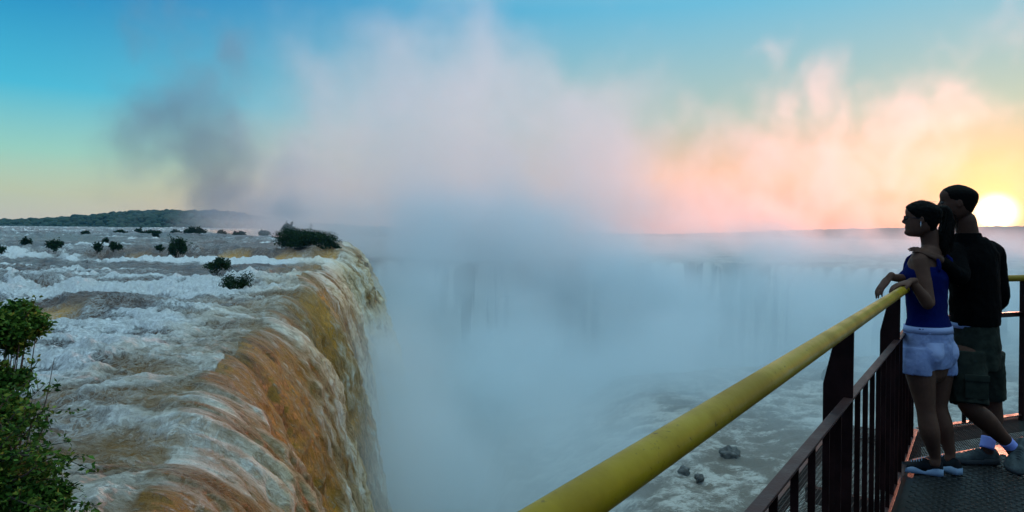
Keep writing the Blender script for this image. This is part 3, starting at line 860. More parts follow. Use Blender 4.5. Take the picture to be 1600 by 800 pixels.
def near_bush(name, base, crown, label, seed, n, size, lobes, sprays):
    rng = np.random.default_rng(seed)
    o = thing(name, base, label, 'tree')
    cr = [crown_points(rng, c_[0], c_[1], int(n * c_[2]), int(lobes * c_[2]) + 3, .15) for c_ in crown]
    P = np.concatenate([a[0] for a in cr]); lc = np.concatenate([a[1] for a in cr])
    bm = bmesh.new(); b0 = Vector(base)
    for e in lc:
        e = Vector(e); m_ = b0.lerp(e, .55) + Vector(rng.normal(size=3) * .06)
        limb(bm, [(b0, .035), (b0.lerp(e, .3) + Vector(rng.normal(size=3) * .04), .022), (m_, .012), (e, .004)], seg=7, n=4)
    pts = [P]
    for (a, b_, cnt) in sprays:
        a = Vector(a); b_ = Vector(b_)
        ctrl = [a, a.lerp(b_, .35) + Vector(rng.normal(size=3) * .07), a.lerp(b_, .7) + Vector(rng.normal(size=3) * .06), b_]
        limb(bm, [(ctrl[0], .010), (ctrl[1], .007), (ctrl[2], .005), (ctrl[3], .002)], seg=6, n=5)
        cp = np.array([r[:3] for r in curve_pts([(*c,) for c in ctrl], 12)])
        for j in range(cnt // 14 + 1):          # side twigs with leaves along them
            q = cp[rng.integers(6, len(cp))]; d = rng.normal(size=3); d /= np.linalg.norm(d)
            ln = rng.uniform(.06, .20)
            pts.append(q + d * np.linspace(.1, 1, 12)[:, None] * ln + rng.normal(size=(12, 3)) * .012)
            limb(bm, [(Vector(q), .0025), (Vector(q + d * ln), .001)], seg=4, n=1)
    P = np.concatenate(pts)
    leaves('crown', P, size, M_leaf_near, o, rng, flat=.6, aspect=.5)
    mk('trunk', bm, M_bark, o)
    return o
b1 = atz(-40, 800, -3.6)
near_bush('leafy_tree', tuple(at(-60, 1150, 7.0)), [(tuple(at(2, 520, 7.0)), (.46, .42, .46), .55), (tuple(at(-30, 610, 6.8)), (.50, .42, .42), .45)], 'round dense green treetop at the left edge beside the golden hump', 41, 17000, .062, 30,
          [(tuple(at(-20, 640, 7)), tuple(at(62, 560, 6.9)), 90), (tuple(at(-20, 560, 7)), tuple(at(52, 478, 7)), 60)])
A5 = lambda x, y, d=5.4: tuple(at(x, y, d))
near_bush('leafy_tree', A5(-30, 1150), [(A5(-10, 770), (.50, .45, .50), .5), (A5(-20, 680, 5.6), (.42, .4, .42), .35), (A5(60, 790, 5.3), (.25, .25, .20), .15)], 'loose twiggy green tree reaching over the rapids in the lower left corner', 42, 17000, .052, 40,
          [(A5(-20, 760), A5(x, y, d), c) for x, y, d, c in ((70, 600, 5.5, 160), (92, 640, 5.3, 150), (110, 690, 5.2, 170), (85, 560, 5.7, 120), (135, 730, 5.1, 160), (120, 760, 5.4, 200),
            (150, 790, 5.2, 130), (60, 700, 5, 200), (100, 800, 5, 200), (75, 650, 5.2, 150), (50, 590, 5.6, 150), (95, 720, 5.3, 150), (55, 640, 5.1, 160))])

def rock(px, py, zrel, size_px, label, seed, squash=.95):
    rng = np.random.default_rng(seed)
    p = atz(px, py, zrel + CAMZ); s = size_px / F * p.y / 2
    bm = bmesh.new(); bmesh.ops.create_icosphere(bm, subdivisions=4, radius=1)
    co = np.array([v.co[:] for v in bm.verts]); dsp = 1.1 + .9 * fbm(co[:, 0] * 1.3 + seed, co[:, 1] * 1.3, co[:, 2] * 1.3, o=4) + .2 * ridged(co[:, 0] * 2, co[:, 1] * 2 + seed, co[:, 2] * 2, o=3)
    for v, d in zip(bm.verts, dsp): v.co = Vector((v.co.x * s * d, v.co.y * s * d * .8, v.co.z * s * squash * d)) + p - Vector((0, 0, s * squash * .35))
    o = mk('boulder', bm, M_rock, None, p)
    return tag(o, label, 'rock')
ZB = -26.6
rock(1140, 708, ZB, 26, 'larger dark boulder breaking the rapids behind the yellow rail', 1)
rock(1068, 734, ZB, 15, 'small dark boulder lowest in the rapids beside the yellow rail', 2)
rock(1093, 745, ZB, 12, 'tiny dark boulder to the lower right of the small one', 3)
rock(1296, 590, ZB, 22, 'jagged dark rock at the back of the rapids left of the rail post', 4, 1.6)

def forest():
    rng = np.random.default_rng(5)
    n = 4200
    t = rng.uniform(0, 1, n); X = -850 + 780 * t
    v = np.abs(rng.normal(0, .10, n)) ; v = np.clip(rng.uniform(0, .62, n), 0, .62)
    YY = 760 + 200 * v
    H = hl(X, YY, v)
    bm = bmesh.new(); bmesh.ops.create_icosphere(bm, subdivisions=2, radius=1)
    base = np.array([q.co[:] for q in bm.verts]); fac = np.array([[q.index for q in f.verts] for f in bm.faces]); bm.free()
    sc_ = rng.uniform(2.2, 4.6, n) * (1 + (rng.uniform(0, 1, n) > .95) * .35)
    V = base[None] * (sc_[:, None, None] * np.array([1, 1, .85])) 
    V = V * (1 + .30 * fbm(base[None, :, 0] * 2 + X[:, None], base[None, :, 1] * 2 + YY[:, None], base[None, :, 2] * 2 + 0 * X[:, None], o=3))[..., None]
    V += np.stack([X, YY, H + CAMZ + sc_ * .25], -1)[:, None, :]
    Fq = fac[None] + (np.arange(n) * len(base))[:, None, None]
    o = np_mesh('forest', V.reshape(-1, 3), Fq.reshape(-1, 3), M_hill)
    tag(o, 'far forest canopy along the hill beyond the river', None, None, 'stuff')
forest()
# ------------------------------------------------------------------ viewing platform and its railings
M_maroon = simple_mat('maroon_paint', (.008, .0022, .0018), .5, .10, var=(.020, .006, .005), vscale=6, bump=.0008, bscale=60)
M_maroon_top = simple_mat('worn_maroon_paint', (.022, .008, .008), .45, .2, var=(.050, .021, .018), vscale=9, bump=.001, bscale=90)
M_yellow = simple_mat('yellow_paint', (.30, .195, .0015), .38, .12, var=(.21, .128, .002), vscale=3.5, bump=.0006, bscale=25)
def speckle(m, scale, col, thr=.62):
    t = m.node_tree; b = next(n for n in t.nodes if n.type == 'BSDF_PRINCIPLED')
    src = b.inputs['Base Color'].links[0].from_socket; co = t.nodes.new('ShaderNodeTexCoord').outputs['Object']
    n = noise(t, co, scale, 5, .7); n2 = noise(t, co, scale * .07, 3, .6)
    f = mth(t, 'MULTIPLY', maprange(t, n, thr, thr + .06), maprange(t, n2, .40, .62))
    t.links.new(mixc(t, f, src, col), b.inputs['Base Color'])
speckle(M_yellow, 95, (.045, .026, .008), .60)
speckle(M_maroon_top, 70, (.10, .055, .040), .58)
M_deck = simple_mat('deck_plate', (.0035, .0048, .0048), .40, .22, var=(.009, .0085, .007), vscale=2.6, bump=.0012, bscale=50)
M_grate = simple_mat('grating_steel', (.035, .042, .038), .85, .1, metal=0, var=(.05, .045, .04), vscale=7)
M_steel = simple_mat('beam_steel', (.03, .02, .018), .6, .3, var=(.06, .03, .02), vscale=4)

D1 = Vector((.733, 1, 0)).normalized()                 # along the left railing
def LP(Y, z=0): return Vector((.733 * Y - .469, Y, z))
N1 = Vector((-D1.y, D1.x, 0))                          # outward, to the left
C0 = Vector((2.96, 4.77, 0)); C1 = Vector((4.03, 5.18, 0)); D2 = (C1 - C0).normalized(); N2 = Vector((-D2.y, D2.x, 0))
den = D1.x * D2.y - D1.y * D2.x
_a = LP(0); _t = ((C0.x - _a.x) * D2.y - (C0.y - _a.y) * D2.x) / den
CORNER = _a + D1 * _t
END2 = CORNER + D2 * 4.2
RH = 1.165; BH = .885
START = LP(-1.3)

def tube_along(bm, pts, r, seg=28):
    loft(bm, pts, [r] * len(pts), UP, seg, True)
def post(parent, P, D, N, out=1):
    """flat plate post that tapers at the top, with a channel behind it"""
    bm = bmesh.new()
    th = .006
    prof = [(-.002, 0), (.004, 1.142), (-.050, 1.150), (-.098, .93), (-.098, 0)]   # (out from the railing line, z)
    a = [bm.verts.new(P + N * (-x) + UP * z + D * th) for x, z in prof]; b = [bm.verts.new(P + N * (-x) + UP * z - D * th) for x, z in prof]
    bm.faces.new(a); bm.faces.new(list(reversed(b)))
    for i in range(len(a)):
        j = (i + 1) % len(a); bm.faces.new((a[j], a[i], b[i], b[j]))
    obox(bm, P + N * .045 + UP * .43 + D * .028, D, N, UP, .020, .004, .43)
    obox(bm, P + N * .012 + UP * .43 + D * .028, D, N, UP, .020, .004, .43)
    bmesh.ops.recalc_face_normals(bm, faces=bm.faces)
    return mk('post', bm, M_maroon, parent, smooth=False)
def railing(label, A, B, D, N, posts, bars, name='railing', rail_from=None):
    o = thing(name, A, label, 'railing', None)
    L_ = (B - A).length
    bm = bmesh.new(); n = max(3, int(L_ / .4)); rng = random.Random(3)
    pts = [A + (B - A) * (i / n) + UP * RH for i in range(n + 1)]
    tube_along(bm, pts, .0262); mk('handrail', bm, M_yellow, o)
    bm = bmesh.new(); obox(bm, (A + B) / 2 + UP * BH + N * .012, D, N, UP, L_ / 2, .016, .004, .0015)
    obox(bm, (A + B) / 2 + UP * (BH - .02) + N * .025, D, N, UP, L_ / 2, .003, .018)
    mk('top_bar', bm, M_maroon_top, o, smooth=False)
    bm = bmesh.new(); obox(bm, (A + B) / 2 + UP * .045 + N * .012, D, N, UP, L_ / 2, .022, .004, .0015)
    mk('bottom_bar', bm, M_maroon_top, o, smooth=False)
    for P in posts: post(o, P, D, N)
    for P, w_ in bars:
        bm = bmesh.new()
        obox(bm, P + UP * ((BH + .05) / 2 - .005) + N * .012, D, N, UP, .004, w_ / 2, (BH - .058) / 2, .001)
        mk('baluster', bm, M_maroon, o, smooth=False)
    return o
posts1 = [LP(2.36), LP(3.72), LP(-.35)]
bars1 = []
y = .30
while y < CORNER.y - .08:
    if all(abs(y - p.y) > .07 for p in posts1): bars1.append((LP(y), .020))
    y += .172
r1 = railing('long railing with a fat yellow handrail running from the foreground to the couple', START, CORNER, D1, N1, posts1, bars1)
T = lambda t: CORNER + D2 * ((C0 - CORNER).length + t * (C1 - C0).length)
bars2 = [(T(t), w_) for t, w_ in ((.015, .02), (.383, .030), (.446, .016), (.606, .024), (1.25, .024), (1.6, .024), (1.95, .024), (2.7, .024), (3.05, .024))]
r2 = railing('far railing behind the couple with thin bars and a yellow handrail', CORNER + D2 * .04, END2, D2, N2, [], bars2)
for t in (.98, 2.3):
    bm = bmesh.new(); P = T(t)
    obox(bm, P + UP * .57, D2, N2, UP, .019, .019, .57, .002); mk('post', bm, M_maroon, r2, smooth=False)

def build_platform():
    o = thing('viewing_platform', CORNER, 'dark steel viewing platform floor with round studs and mesh grating under the couple', 'platform')
    # stud plate polygon: set back from the far railing by a strip of grating
    inner = -.34
    a = START + D1 * 0 - N1 * .02; c_ = CORNER + D2 * 0
    A2 = CORNER + N2 * inner; 
    # intersection of the set-back line with the left railing line
    t_ = ((A2.x - a.x) * D2.y - (A2.y - a.y) * D2.x) / den
    P1 = a + D1 * t_; P2 = P1 + D2 * 4.0; P3 = P2 - D1 * 6.2; P0 = a
    P3 = P0 + D2 * 5.2
    bm = bmesh.new()
    top = [bm.verts.new(p) for p in (P0, P1, P2, P3)]; bot = [bm.verts.new(p - UP * .012) for p in (P0, P1, P2, P3)]
    bm.faces.new(list(reversed(top))); bm.faces.new(bot)
    for i in range(4): j = (i + 1) % 4; bm.faces.new((top[i], top[j], bot[j], bot[i]))
    # coin studs: low rings pressed out of the sheet
    E1 = (D1 * 1.0); E2 = Vector((E1.y, -E1.x, 0)); sp = .052
    nrm = 12
    for i in range(-10, 120):
        for j in range(0, 90):
            p = P1 - E1 * (i * sp * .866) + E2 * ((j + .5 * (i % 2)) * sp - .6)
            if p.y < 1.9 or p.y > 5.4 or p.x > p.y * .85 + .25: continue
            # inside polygon?
            d1 = (p - P0).dot(-N1); d2 = (P1 - p).dot(N2)
            if d1 < .03 or d2 < .03: continue
            r0, r1, r2 = .019, .015, .010
            R_ = []
            for rr, zz in ((r0, .0005), (r1, .0050), (r2, .0028)):
                R_.append([bm.verts.new(p + Vector((math.cos(2*math.pi*k/nrm) * rr, math.sin(2*math.pi*k/nrm) * rr, zz))) for k in range(nrm)])
            for q1, q2 in zip(R_, R_[1:]):
                for k in range(nrm): bm.faces.new((q1[k], q1[(k+1) % nrm], q2[(k+1) % nrm], q2[k]))
            bm.faces.new(R_[-1])
    bmesh.ops.recalc_face_normals(bm, faces=bm.faces)
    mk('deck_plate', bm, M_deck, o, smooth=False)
    # woven grating strips
    def grating(Q0, u, v, lu, lv, step=.022, wr=.0032):
        bm = bmesh.new()
        for k in range(int(lu / step) + 1):
            p = Q0 + u * (k * step)
            obox(bm, p + v * lv / 2 - UP * .004, u, v, UP, wr / 2, lv / 2, .0018)
        for k in range(int(lv / step) + 1):
            p = Q0 + v * (k * step)
            obox(bm, p + u * lu / 2 - UP * .0005, u, v, UP, lu / 2, wr / 2, .0018)
        return bm
    mk('grating', grating(P1 + N2 * .012, D2, N2, 4.0, .42), M_grate, o, smooth=False)
    mk('grating', grating(START + N1 * .03, D1, N1, (CORNER - START).length, .50), M_grate, o, smooth=False)
    # edge beams and joists under the floor
    for A, B, w_, nm in ((START + N1 * .54 - UP * .06, CORNER + N1 * .54 - UP * .06, .012, 'edge_beam'), (START - UP * .10, CORNER - UP * .10, .03, 'edge_beam'),
                     (CORNER + N2 * .10 - UP * .075, END2 + N2 * .10 - UP * .075, .012, 'edge_beam'), (P1 - UP * .09, P2 - UP * .09, .03, 'edge_beam')):
        bm = bmesh.new(); d = (B - A).normalized(); s = UP.cross(d)
        obox(bm, (A + B) / 2, d, s, UP, (B - A).length / 2, w_, .06); mk(nm, bm, M_steel, o, smooth=False)
    for k in range(6):
        bm = bmesh.new(); p = START + D1 * (.6 + k * 1.15) - UP * .17
        obox(bm, p + N1 * .26 - N1 * 1.2, N1, D1, UP, 1.46, .02, .05); mk('joist', bm, M_steel, o, smooth=False)
    for p in (LP(1.2) - N1 * 1.2, LP(3.8) - N1 * 1.6):
        bm = bmesh.new(); loft(bm, [p - UP * .22, p - UP * 12, p - UP * 27], [.16, .16, .2], None, 20); mk('leg', bm, M_steel, o)
    return o
platform = build_platform()
# ------------------------------------------------------------------ the couple
M_skin_w = simple_mat('skin_tan', (.100, .046, .029), .55, .12, var=(.08, .037, .023), vscale=10)
M_skin_m = simple_mat('skin_brown', (.070, .031, .019), .55, .12, var=(.055, .025, .016), vscale=10)
M_hair = simple_mat('dark_hair', (.0022, .0016, .0012), .7, .06, bump=.004, bscale=60)
M_tank = simple_mat('blue_jersey', (.001, .0055, .062), .85, .06, bump=.001, bscale=150)
M_denim = simple_mat('pale_denim', (.24, .29, .46), .85, .2, var=(.19, .24, .42), vscale=9, bump=.0015, bscale=120)
M_denim2 = simple_mat('pale_denim_pocket', (.29, .34, .52), .85, .2, bump=.001, bscale=120)
M_jacket = simple_mat('black_fleece', (.0018, .0018, .0020), .9, .04, bump=.002, bscale=80)
M_cargo = simple_mat('olive_twill', (.022, .027, .020), .85, .06, var=(.013, .016, .012), vscale=10, bump=.001, bscale=150)
M_shirt = simple_mat('pale_blue_shirt', (.22, .30, .46), .8, .2)
M_shoe_b = simple_mat('black_shoe_mesh', (.004, .005, .007), .6, .15, bump=.001, bscale=200)
M_sole_b = simple_mat('pale_blue_sole', (.20, .28, .38), .6, .3)
M_shoe_g = simple_mat('grey_green_shoe', (.026, .036, .036), .6, .2, var=(.060, .078, .078), vscale=22, bump=.001, bscale=160)
M_sole_g = simple_mat('grey_sole', (.035, .04, .042), .7, .2)
M_sock = simple_mat('white_sock', (.25, .30, .66), .9, .2, bump=.001, bscale=140)
M_eye = simple_mat('eye_dark', (.05, .045, .04), .4, .2)
M_lens = simple_mat('dark_lens', (.004, .004, .005), .15, .6)
M_silver = simple_mat('silver', (.6, .6, .6), .25, .5, metal=1)

TT = [0, .05, .11, .17, .23, .28, .33, .38, .43, .48, .54, .60, .66, .74, .82, .90, .96, 1.0]
FR = [.27, .355, .375, .36, .372, .378, .372, .375, .380, .372, .365, .385, .405, .405, .375, .29, .18, .04]
BK = [.00, .04, .14, .26, .33, .36, .38, .40, .42, .445, .465, .475, .48, .47, .42, .31, .19, .04]
WD = [.11, .17, .215, .245, .262, .275, .285, .292, .30, .305, .305, .310, .315, .315, .285, .215, .135, .03]
def head_grid(chin, H, fdir, udir, female=False, off=0.0, nt=56, na=64):
    """rings of a head; t from chin to crown, theta 0 = straight ahead"""
    f = Vector(fdir).normalized(); u = Vector(udir).normalized(); f = (f - u * f.dot(u)).normalized(); l = u.cross(f)
    rings = []; info = []
    for i in range(nt):
        t = i / (nt - 1)
        fr, bk, wd = np.interp(t, TT, FR), np.interp(t, TT, BK), np.interp(t, TT, WD)
        if female: fr *= .97; wd *= .96
        ring = []; inf = []
        for k in range(na):
            th = 2 * math.pi * k / na; th = th if th <= math.pi else th - 2 * math.pi
            c, s = math.cos(th), math.sin(th)
            e = .86 if c > 0 else .95
            x = (fr if c > 0 else bk) * math.copysign(abs(c) ** e, c); y = wd * math.copysign(abs(s) ** .92, s)
            # features
            nose = np.interp(t, [.33, .37, .41, .45, .50, .56, .60], [0, .085, .125, .095, .065, .03, 0]) * math.exp(-(y / .045) ** 2)
            lips = np.interp(t, [.195, .215, .235, .25, .265, .285, .30], [0, .020, .014, .002, .018, .022, 0]) * math.exp(-(y / .085) ** 2)
            chin_ = np.interp(t, [0, .06, .13, .19], [0, .02, .022, -.006]) * math.exp(-(y / .10) ** 2)
            sock = -.045 * math.exp(-((t - .505) / .040) ** 2) * math.exp(-((abs(y) - .125) / .055) ** 2)
            brow = .014 * math.exp(-((t - .575) / .022) ** 2) * math.exp(-((abs(y) - .10) / .09) ** 2)
            cheek = .012 * math.exp(-((t - .40) / .07) ** 2) * math.exp(-((abs(y) - .16) / .06) ** 2)
            if c > 0: x += nose + lips + chin_ + sock + brow + cheek
            o_ = off(t, th) if callable(off) else off
            r_ = math.hypot(x, y) + 1e-6; x2 = x * (1 + o_ / max(r_, .05)); y2 = y * (1 + o_ / max(r_, .05))
            z = t + (o_ * max(0, t - .8) * 4)
            ring.append(Vector(chin) + (f * x2 + l * y2 + u * z) * H)
        rings.append(ring)
    return rings, f, l, u
def rings_to_bm(bm, rings):
    V = [[bm.verts.new(p) for p in r] for r in rings]; n = len(V[0])
    for a, b in zip(V, V[1:]):
        for k in range(n): bm.faces.new((a[k], a[(k+1) % n], b[(k+1) % n], b[k]))
    bm.faces.new(list(reversed(V[0]))); bm.faces.new(V[-1])
def ear(bm, chin, H, f, l, u, side):
    c = Vector(chin) + (u * .47 - f * .045 + l * side * .305) * H
    M = Matrix((( *(f),), ( *(l),), ( *(u),))).transposed().to_4x4()
    tilt = Matrix.Rotation(-.25, 4, 'Y')
    ball(bm, c, .042 * H * 1.05, .020 * H, .085 * H, 3, M @ tilt)
    # rim
    for a in range(-8, 22, 2):
        th = a * math.pi / 14
        p = c + (f * -math.cos(th) * .05 + u * math.sin(th) * .085 + l * side * .018) * H
        ball(bm, p, .014 * H, sub=1)
def hand(bm, wrist, dirv, palm_n, side, curl, scale=1.0, spread=.12, thumb_out=.7, curls=None):
    """palm + four fingers + thumb.  dirv: along the hand, palm_n: out of the palm, side: towards the thumb"""
    d = Vector(dirv).normalized(); n = Vector(palm_n); n = (n - d * n.dot(d)).normalized(); s = Vector(side); s = (s - d * s.dot(d) - n * s.dot(n)).normalized()
    W_ = Vector(wrist); k = scale
    loft(bm, [W_ - d * .02 * k, W_ + d * .02 * k, W_ + d * .055 * k, W_ + d * .090 * k], [(.025 * k, .019 * k), (.032 * k, .016 * k), (.039 * k, .0145 * k), (.038 * k, .011 * k)], s, 16)
    for i, (off, ln, r) in enumerate(((.029, .070, .0085), (.010, .079, .0088), (-.010, .073, .0083), (-.028, .058, .0074))):
        c = curls[i] if curls else curl
        p = W_ + d * .083 * k + s * off * k; dd = (d + s * spread * off * 18).normalized()
        ax = dd.cross(n).normalized(); pts = [p - dd * .012 * k, p]; cur = dd; q = p
        for seg_, a in ((.45, .5), (.32, 1.0), (.25, .8)):
            cur = Quaternion(ax, c * a) @ cur; q = q + cur * ln * seg_ * k; pts.append(q)
        loft(bm, pts, [r * k, r * k, r * .95 * k, r * .86 * k, r * .72 * k], s, 10)
    p = W_ + d * .022 * k + s * .026 * k
    t1 = (d * .75 + s * thumb_out + n * .35).normalized(); t2 = (d * 1 + s * .25 + n * .55).normalized()
    loft(bm, [p, p + t1 * .034 * k, p + t1 * .034 * k + t2 * .028 * k, p + t1 * .034 * k + t2 * .052 * k], [.0125 * k, .0105 * k, .0095 * k, .0075 * k], None, 10)

def shoe(parent, name_mat, sole_mat, heel, toe, up=(0, 0, 1), L_=.28, w=.05, laces=True, wave=False):
    """upper + sole; heel/toe are points on the ground plane of the sole"""
    heel = Vector(heel); f = (Vector(toe) - heel).normalized(); u = Vector(up); u = (u - f * u.dot(f)).normalized(); s = f.cross(u)
    def section(x):   # half width, outline
        return np.interp(x, [0, .06, .2, .42, .62, .78, .9, .97, 1.0], [.45, .66, .72, .68, .92, 1.0, .82, .5, .18]) * w
    # sole
    bm = bmesh.new(); rows = []
    xs = np.linspace(0, 1, 30)
    for x in xs:
        hw = section(x) * 1.07; hz = .030 + (.010 * math.sin(x * 12) if wave else 0) + (.008 if x < .35 else 0)
        lift = .012 * max(0, (x - .8) / .2) ** 2 + .006 * max(0, (.08 - x) / .08)
        c = heel + f * x * L_
        prof = [(-1, 0), (-1.06, .4), (-1, 1), (1, 1), (1.06, .4), (1, 0)]
        rows.append([bm.verts.new(c + s * hw * a + u * (lift + hz * b)) for a, b in prof])
    for a, b in zip(rows, rows[1:]):
        for k in range(6): bm.faces.new((a[k], a[(k+1) % 6], b[(k+1) % 6], b[k]))
    bm.faces.new(list(reversed(rows[0]))); bm.faces.new(rows[-1]); bmesh.ops.recalc_face_normals(bm, faces=bm.faces)
    # upper
    bu = bmesh.new(); rows = []; n = 18
    for x in xs:
        hw = section(x); top = np.interp(x, [0, .05, .18, .30, .40, .55, .72, .88, .96, 1], [.075, .098, .096, .088, .098, .078, .060, .050, .040, .022])
        c = heel + f * (x * L_ * .985 + .002)
        row = []
        for k in range(n):
            th = math.pi * (k / (n - 1)); a = math.cos(th); b = math.sin(th)
            pinch = np.interp(x, [0, .3, .5, .8, 1], [.55, .62, .60, .9, 1])
            ww = hw * (pinch + (1 - pinch) * (1 - b ** 1.5))
            zz = .020 + (top - .020) * b ** .62
            row.append(bu.verts.new(c + s * a * ww + u * zz))
        rows.append(row)
    for a, b in zip(rows, rows[1:]):
        for k in range(n - 1): bu.faces.new((a[k], a[k+1], b[k+1], b[k]))
        bu.faces.new((a[n-1], a[0], b[0], b[n-1]))
    bu.faces.new(list(reversed(rows[0]))); bu.faces.new(rows[-1]); bmesh.ops.recalc_face_normals(bu, faces=bu.faces)
    up_ = mk('shoe', bu, name_mat, parent)
    mk('sole', bm, sole_mat, up_)
    if laces:
        bl = bmesh.new()
        for i in range(5):
            x = .46 + i * .055; top = np.interp(x, [.3, .4, .55, .72, .88], [.088, .098, .078, .060, .050])
            c = heel + f * x * L_ + u * (top + .001)
            hw = section(x) * .42
            loft(bl, [c - s * hw - u * .010, c + u * .004, c + s * hw - u * .010], [.0025] * 3, u, 6)
        mk('laces', bl, sole_mat, up_)
    return up_

# ---------------------------------------------------------------- woman
def build_woman():
    YW = 4.0
    W = lambda px, py, d=0.0: at(px, py, YW + d)
    base = Vector((W(1462, 700).x, YW, 0.004))
    ft = Vector((-.45, .89, 0)).normalized(); lat = Vector((.89, .45, 0))           # torso
    fh = Vector((-.80, .58, -.02)).normalized()                                     # where she looks
    bm = bmesh.new()
    # trunk
    limb(bm, [(W(1450, 575), .135, .10), (W(1450, 545), .158, .115), (W(1450, 520), .148, .108), (W(1449, 488), .117, .090), (W(1447, 455), .122, .098),
              (W(1447, 430), .134, .108), (W(1451, 408), .135, .085), (W(1455, 396), .085, .062)], lat, 28, 5)
    limb(bm, [(W(1455, 400), .062), (W(1454, 384), .050), (W(1451, 362), .050)], lat, 18, 4)
    chin = W(1437, 370)
    up = Vector((.05, 0, 1))
    rings, f, l, u = head_grid(chin, .222, fh, up, True)
    hb = bm; rings_to_bm(hb, rings)
    ear(hb, chin, .222, f, l, u, 1); ear(hb, chin, .222, f, l, u, -1)
    # legs
    for hip, knee, ankle, mid in (((1434, 558, -.04), (1447, 642, -.06), (1461, 712, -.02), (1452, 672, -.07)), ((1467, 558, .05), (1466, 636, .06), (1484, 706, .06), (1473, 664, .05))):
        H, K, A_, Mc = W(*hip), W(*knee), W(*ankle), W(*mid)
        limb(bm, [(H, .088), (H.lerp(K, .35), .080), (H.lerp(K, .75), .062), (K, .052), (Mc, .056), (Mc.lerp(A_, .55), .042), (A_, .031), (A_ - UP * .045, .030)], lat, 20, 5)
    # near arm: bent, forearm resting on the rail
    S1, E1_, H1 = W(1438, 403, -.05), W(1451, 475, -.14), Vector((0, 0, 0))
    rp = LP(3.84, RH + .028)
    wr1 = rp + Vector((.055, .0, .030))
    limb(bm, [(W(1450, 400), .050), (S1, .050), (S1.lerp(E1_, .5), .040), (E1_, .034), (E1_.lerp(wr1, .35), .034), (wr1, .022)], None, 18, 5)
    hand(bm, wr1, (-.75, .15, -.25), (0, .1, -1), (-.2, -1, .1), .42, .92)
    # far arm: over the rail, the hand hanging down
    S2 = W(1470, 402, .12); E2 = W(1436, 438, .13); wr2 = W(1390, 433, -.05)
    limb(bm, [(S2, .046), (S2.lerp(E2, .5), .038), (E2, .034), (E2.lerp(wr2, .4), .031), (wr2, .021)], None, 18, 5)
    hand(bm, wr2, (-.62, .05, -.82), (.70, .1, -.7), (.25, .95, 0), .30, .95, spread=.16, curls=[.42, .30, .24, .34])
    body = fuse('person', bm, M_skin_w, .0052, None, base, 2)
    tag(body, 'woman in blue tank top and white shorts leaning on the yellow rail', 'person', 'couple on the platform')
    # eyes
    for sd_ in (-1, 1):
        be = bmesh.new(); ball(be, Vector(chin) + (u * .50 + f * .325 + l * sd_ * .115) * .222, .0115, sub=2); mk('eye', be, M_eye, body)
    # hair: cap pulled back into a ponytail
    def cap(t, th):
        a = abs(th)
        line = np.interp(a, [0, .5, 1.0, 1.45, 1.9, 2.5, math.pi], [.80, .78, .66, .50, .40, .20, .14])
        return -.03 + .062 * float(sstep(line - .03, line + .03, t))
    rings2, *_ = head_grid(chin, .222, fh, up, True, cap)
    bh = bmesh.new(); rings_to_bm(bh, rings2)
    ball(bh, W(1468, 332, .02), .034, .034, .030)                                      # the gathered knot
    limb(bh, [(W(1466, 330, .02), .020), (W(1476, 328, .01), .030), (W(1481, 345, 0), .036), (W(1479, 366, -.02), .038), (W(1474, 384, -.04), .030), (W(1476, 396, -.05), .014)], None, 16, 6)
    limb(bh, [(W(1468, 331, .02), .014), (W(1472, 346, .03), .014), (W(1469, 368, .0), .016), (W(1472, 388, -.03), .010)], None, 10, 6)
    limb(bh, [(W(1474, 328, .02), .016), (W(1486, 345, .03), .015), (W(1484, 372, .01), .016), (W(1486, 392, -.03), .006)], None, 10, 6)
    hair = fuse('hair', bh, M_hair, .005, body, None, 1, .006, 45)
    rs = random.Random(9); bst = bmesh.new()
    for i in range(90):       # loose strands
        o1 = Vector((rs.uniform(-1, 1), rs.uniform(-1, 1), rs.uniform(-1, 1))) * .034; o2 = Vector((rs.uniform(-1, 1), rs.uniform(-1, 1), rs.uniform(-.3, .6))) * .034
        pts = [W(1472, 329, .02) + o1 * .4, W(1481, 342, .0) + o1 * 1.05, W(1479, 366, -.02) + (o1 + o2) * .8, W(1477, 386 + rs.uniform(-6, 12), -.04) + o2 * .9]
        cp_ = [r[:3] for r in curve_pts([(*p,) for p in pts], 4)]; loft(bst, cp_, [.0012] * (len(cp_) - 1) + [.0004], None, 4, False)
    for i in range(40):       # fly-away hair over the crown
        a = rs.uniform(.2, 2.8); sd_ = rs.uniform(-.22, .22)
        c0 = Vector(chin) + (u * (.66 + .33 * math.sin(a)) + f * .36 * math.cos(a) + l * sd_) * .226
        d0 = (-f + u * rs.uniform(-.1, .5) + l * rs.uniform(-.3, .3)).normalized() * rs.uniform(.015, .04)
        loft(bst, [c0, c0 + d0 * .5 + u * .003, c0 + d0], [.0009, .0007, .0003], None, 4, False)
    mk('strands', bst, M_hair, hair)
    # glasses: lens and temple
    bg_ = bmesh.new()
    for sd_ in (-1, 1):
        c = Vector(chin) + (u * .515 + f * .388 + l * sd_ * .12) * .222
        obox(bg_, c, f, l, u, .002, .023, .014, .001)
        a = Vector(chin) + (u * .53 + f * .385 + l * sd_ * .225) * .222; b = Vector(chin) + (u * .50 - f * .06 + l * sd_ * .325) * .222
        loft(bg_, [a, a.lerp(b, .5) + l * sd_ * .004, b], [(.0018, .003)] * 3, u, 6)
    mk('glasses', bg_, M_lens, body, smooth=False)
    bj = bmesh.new(); c = Vector(chin) + (u * .33 - f * .03 + l * .315) * .222
    loft(bj, [c + UP * .022, c, c - UP * .014], [.0012, .0035, .0015], None, 8)
    mk('earring', bj, M_silver, body); bj = bmesh.new()
    c2 = Vector(chin) + (u * .33 - f * .03 - l * .315) * .222; loft(bj, [c2 + UP * .022, c2, c2 - UP * .014], [.0012, .0035, .0015], None, 8)
    mk('earring', bj, M_silver, body)
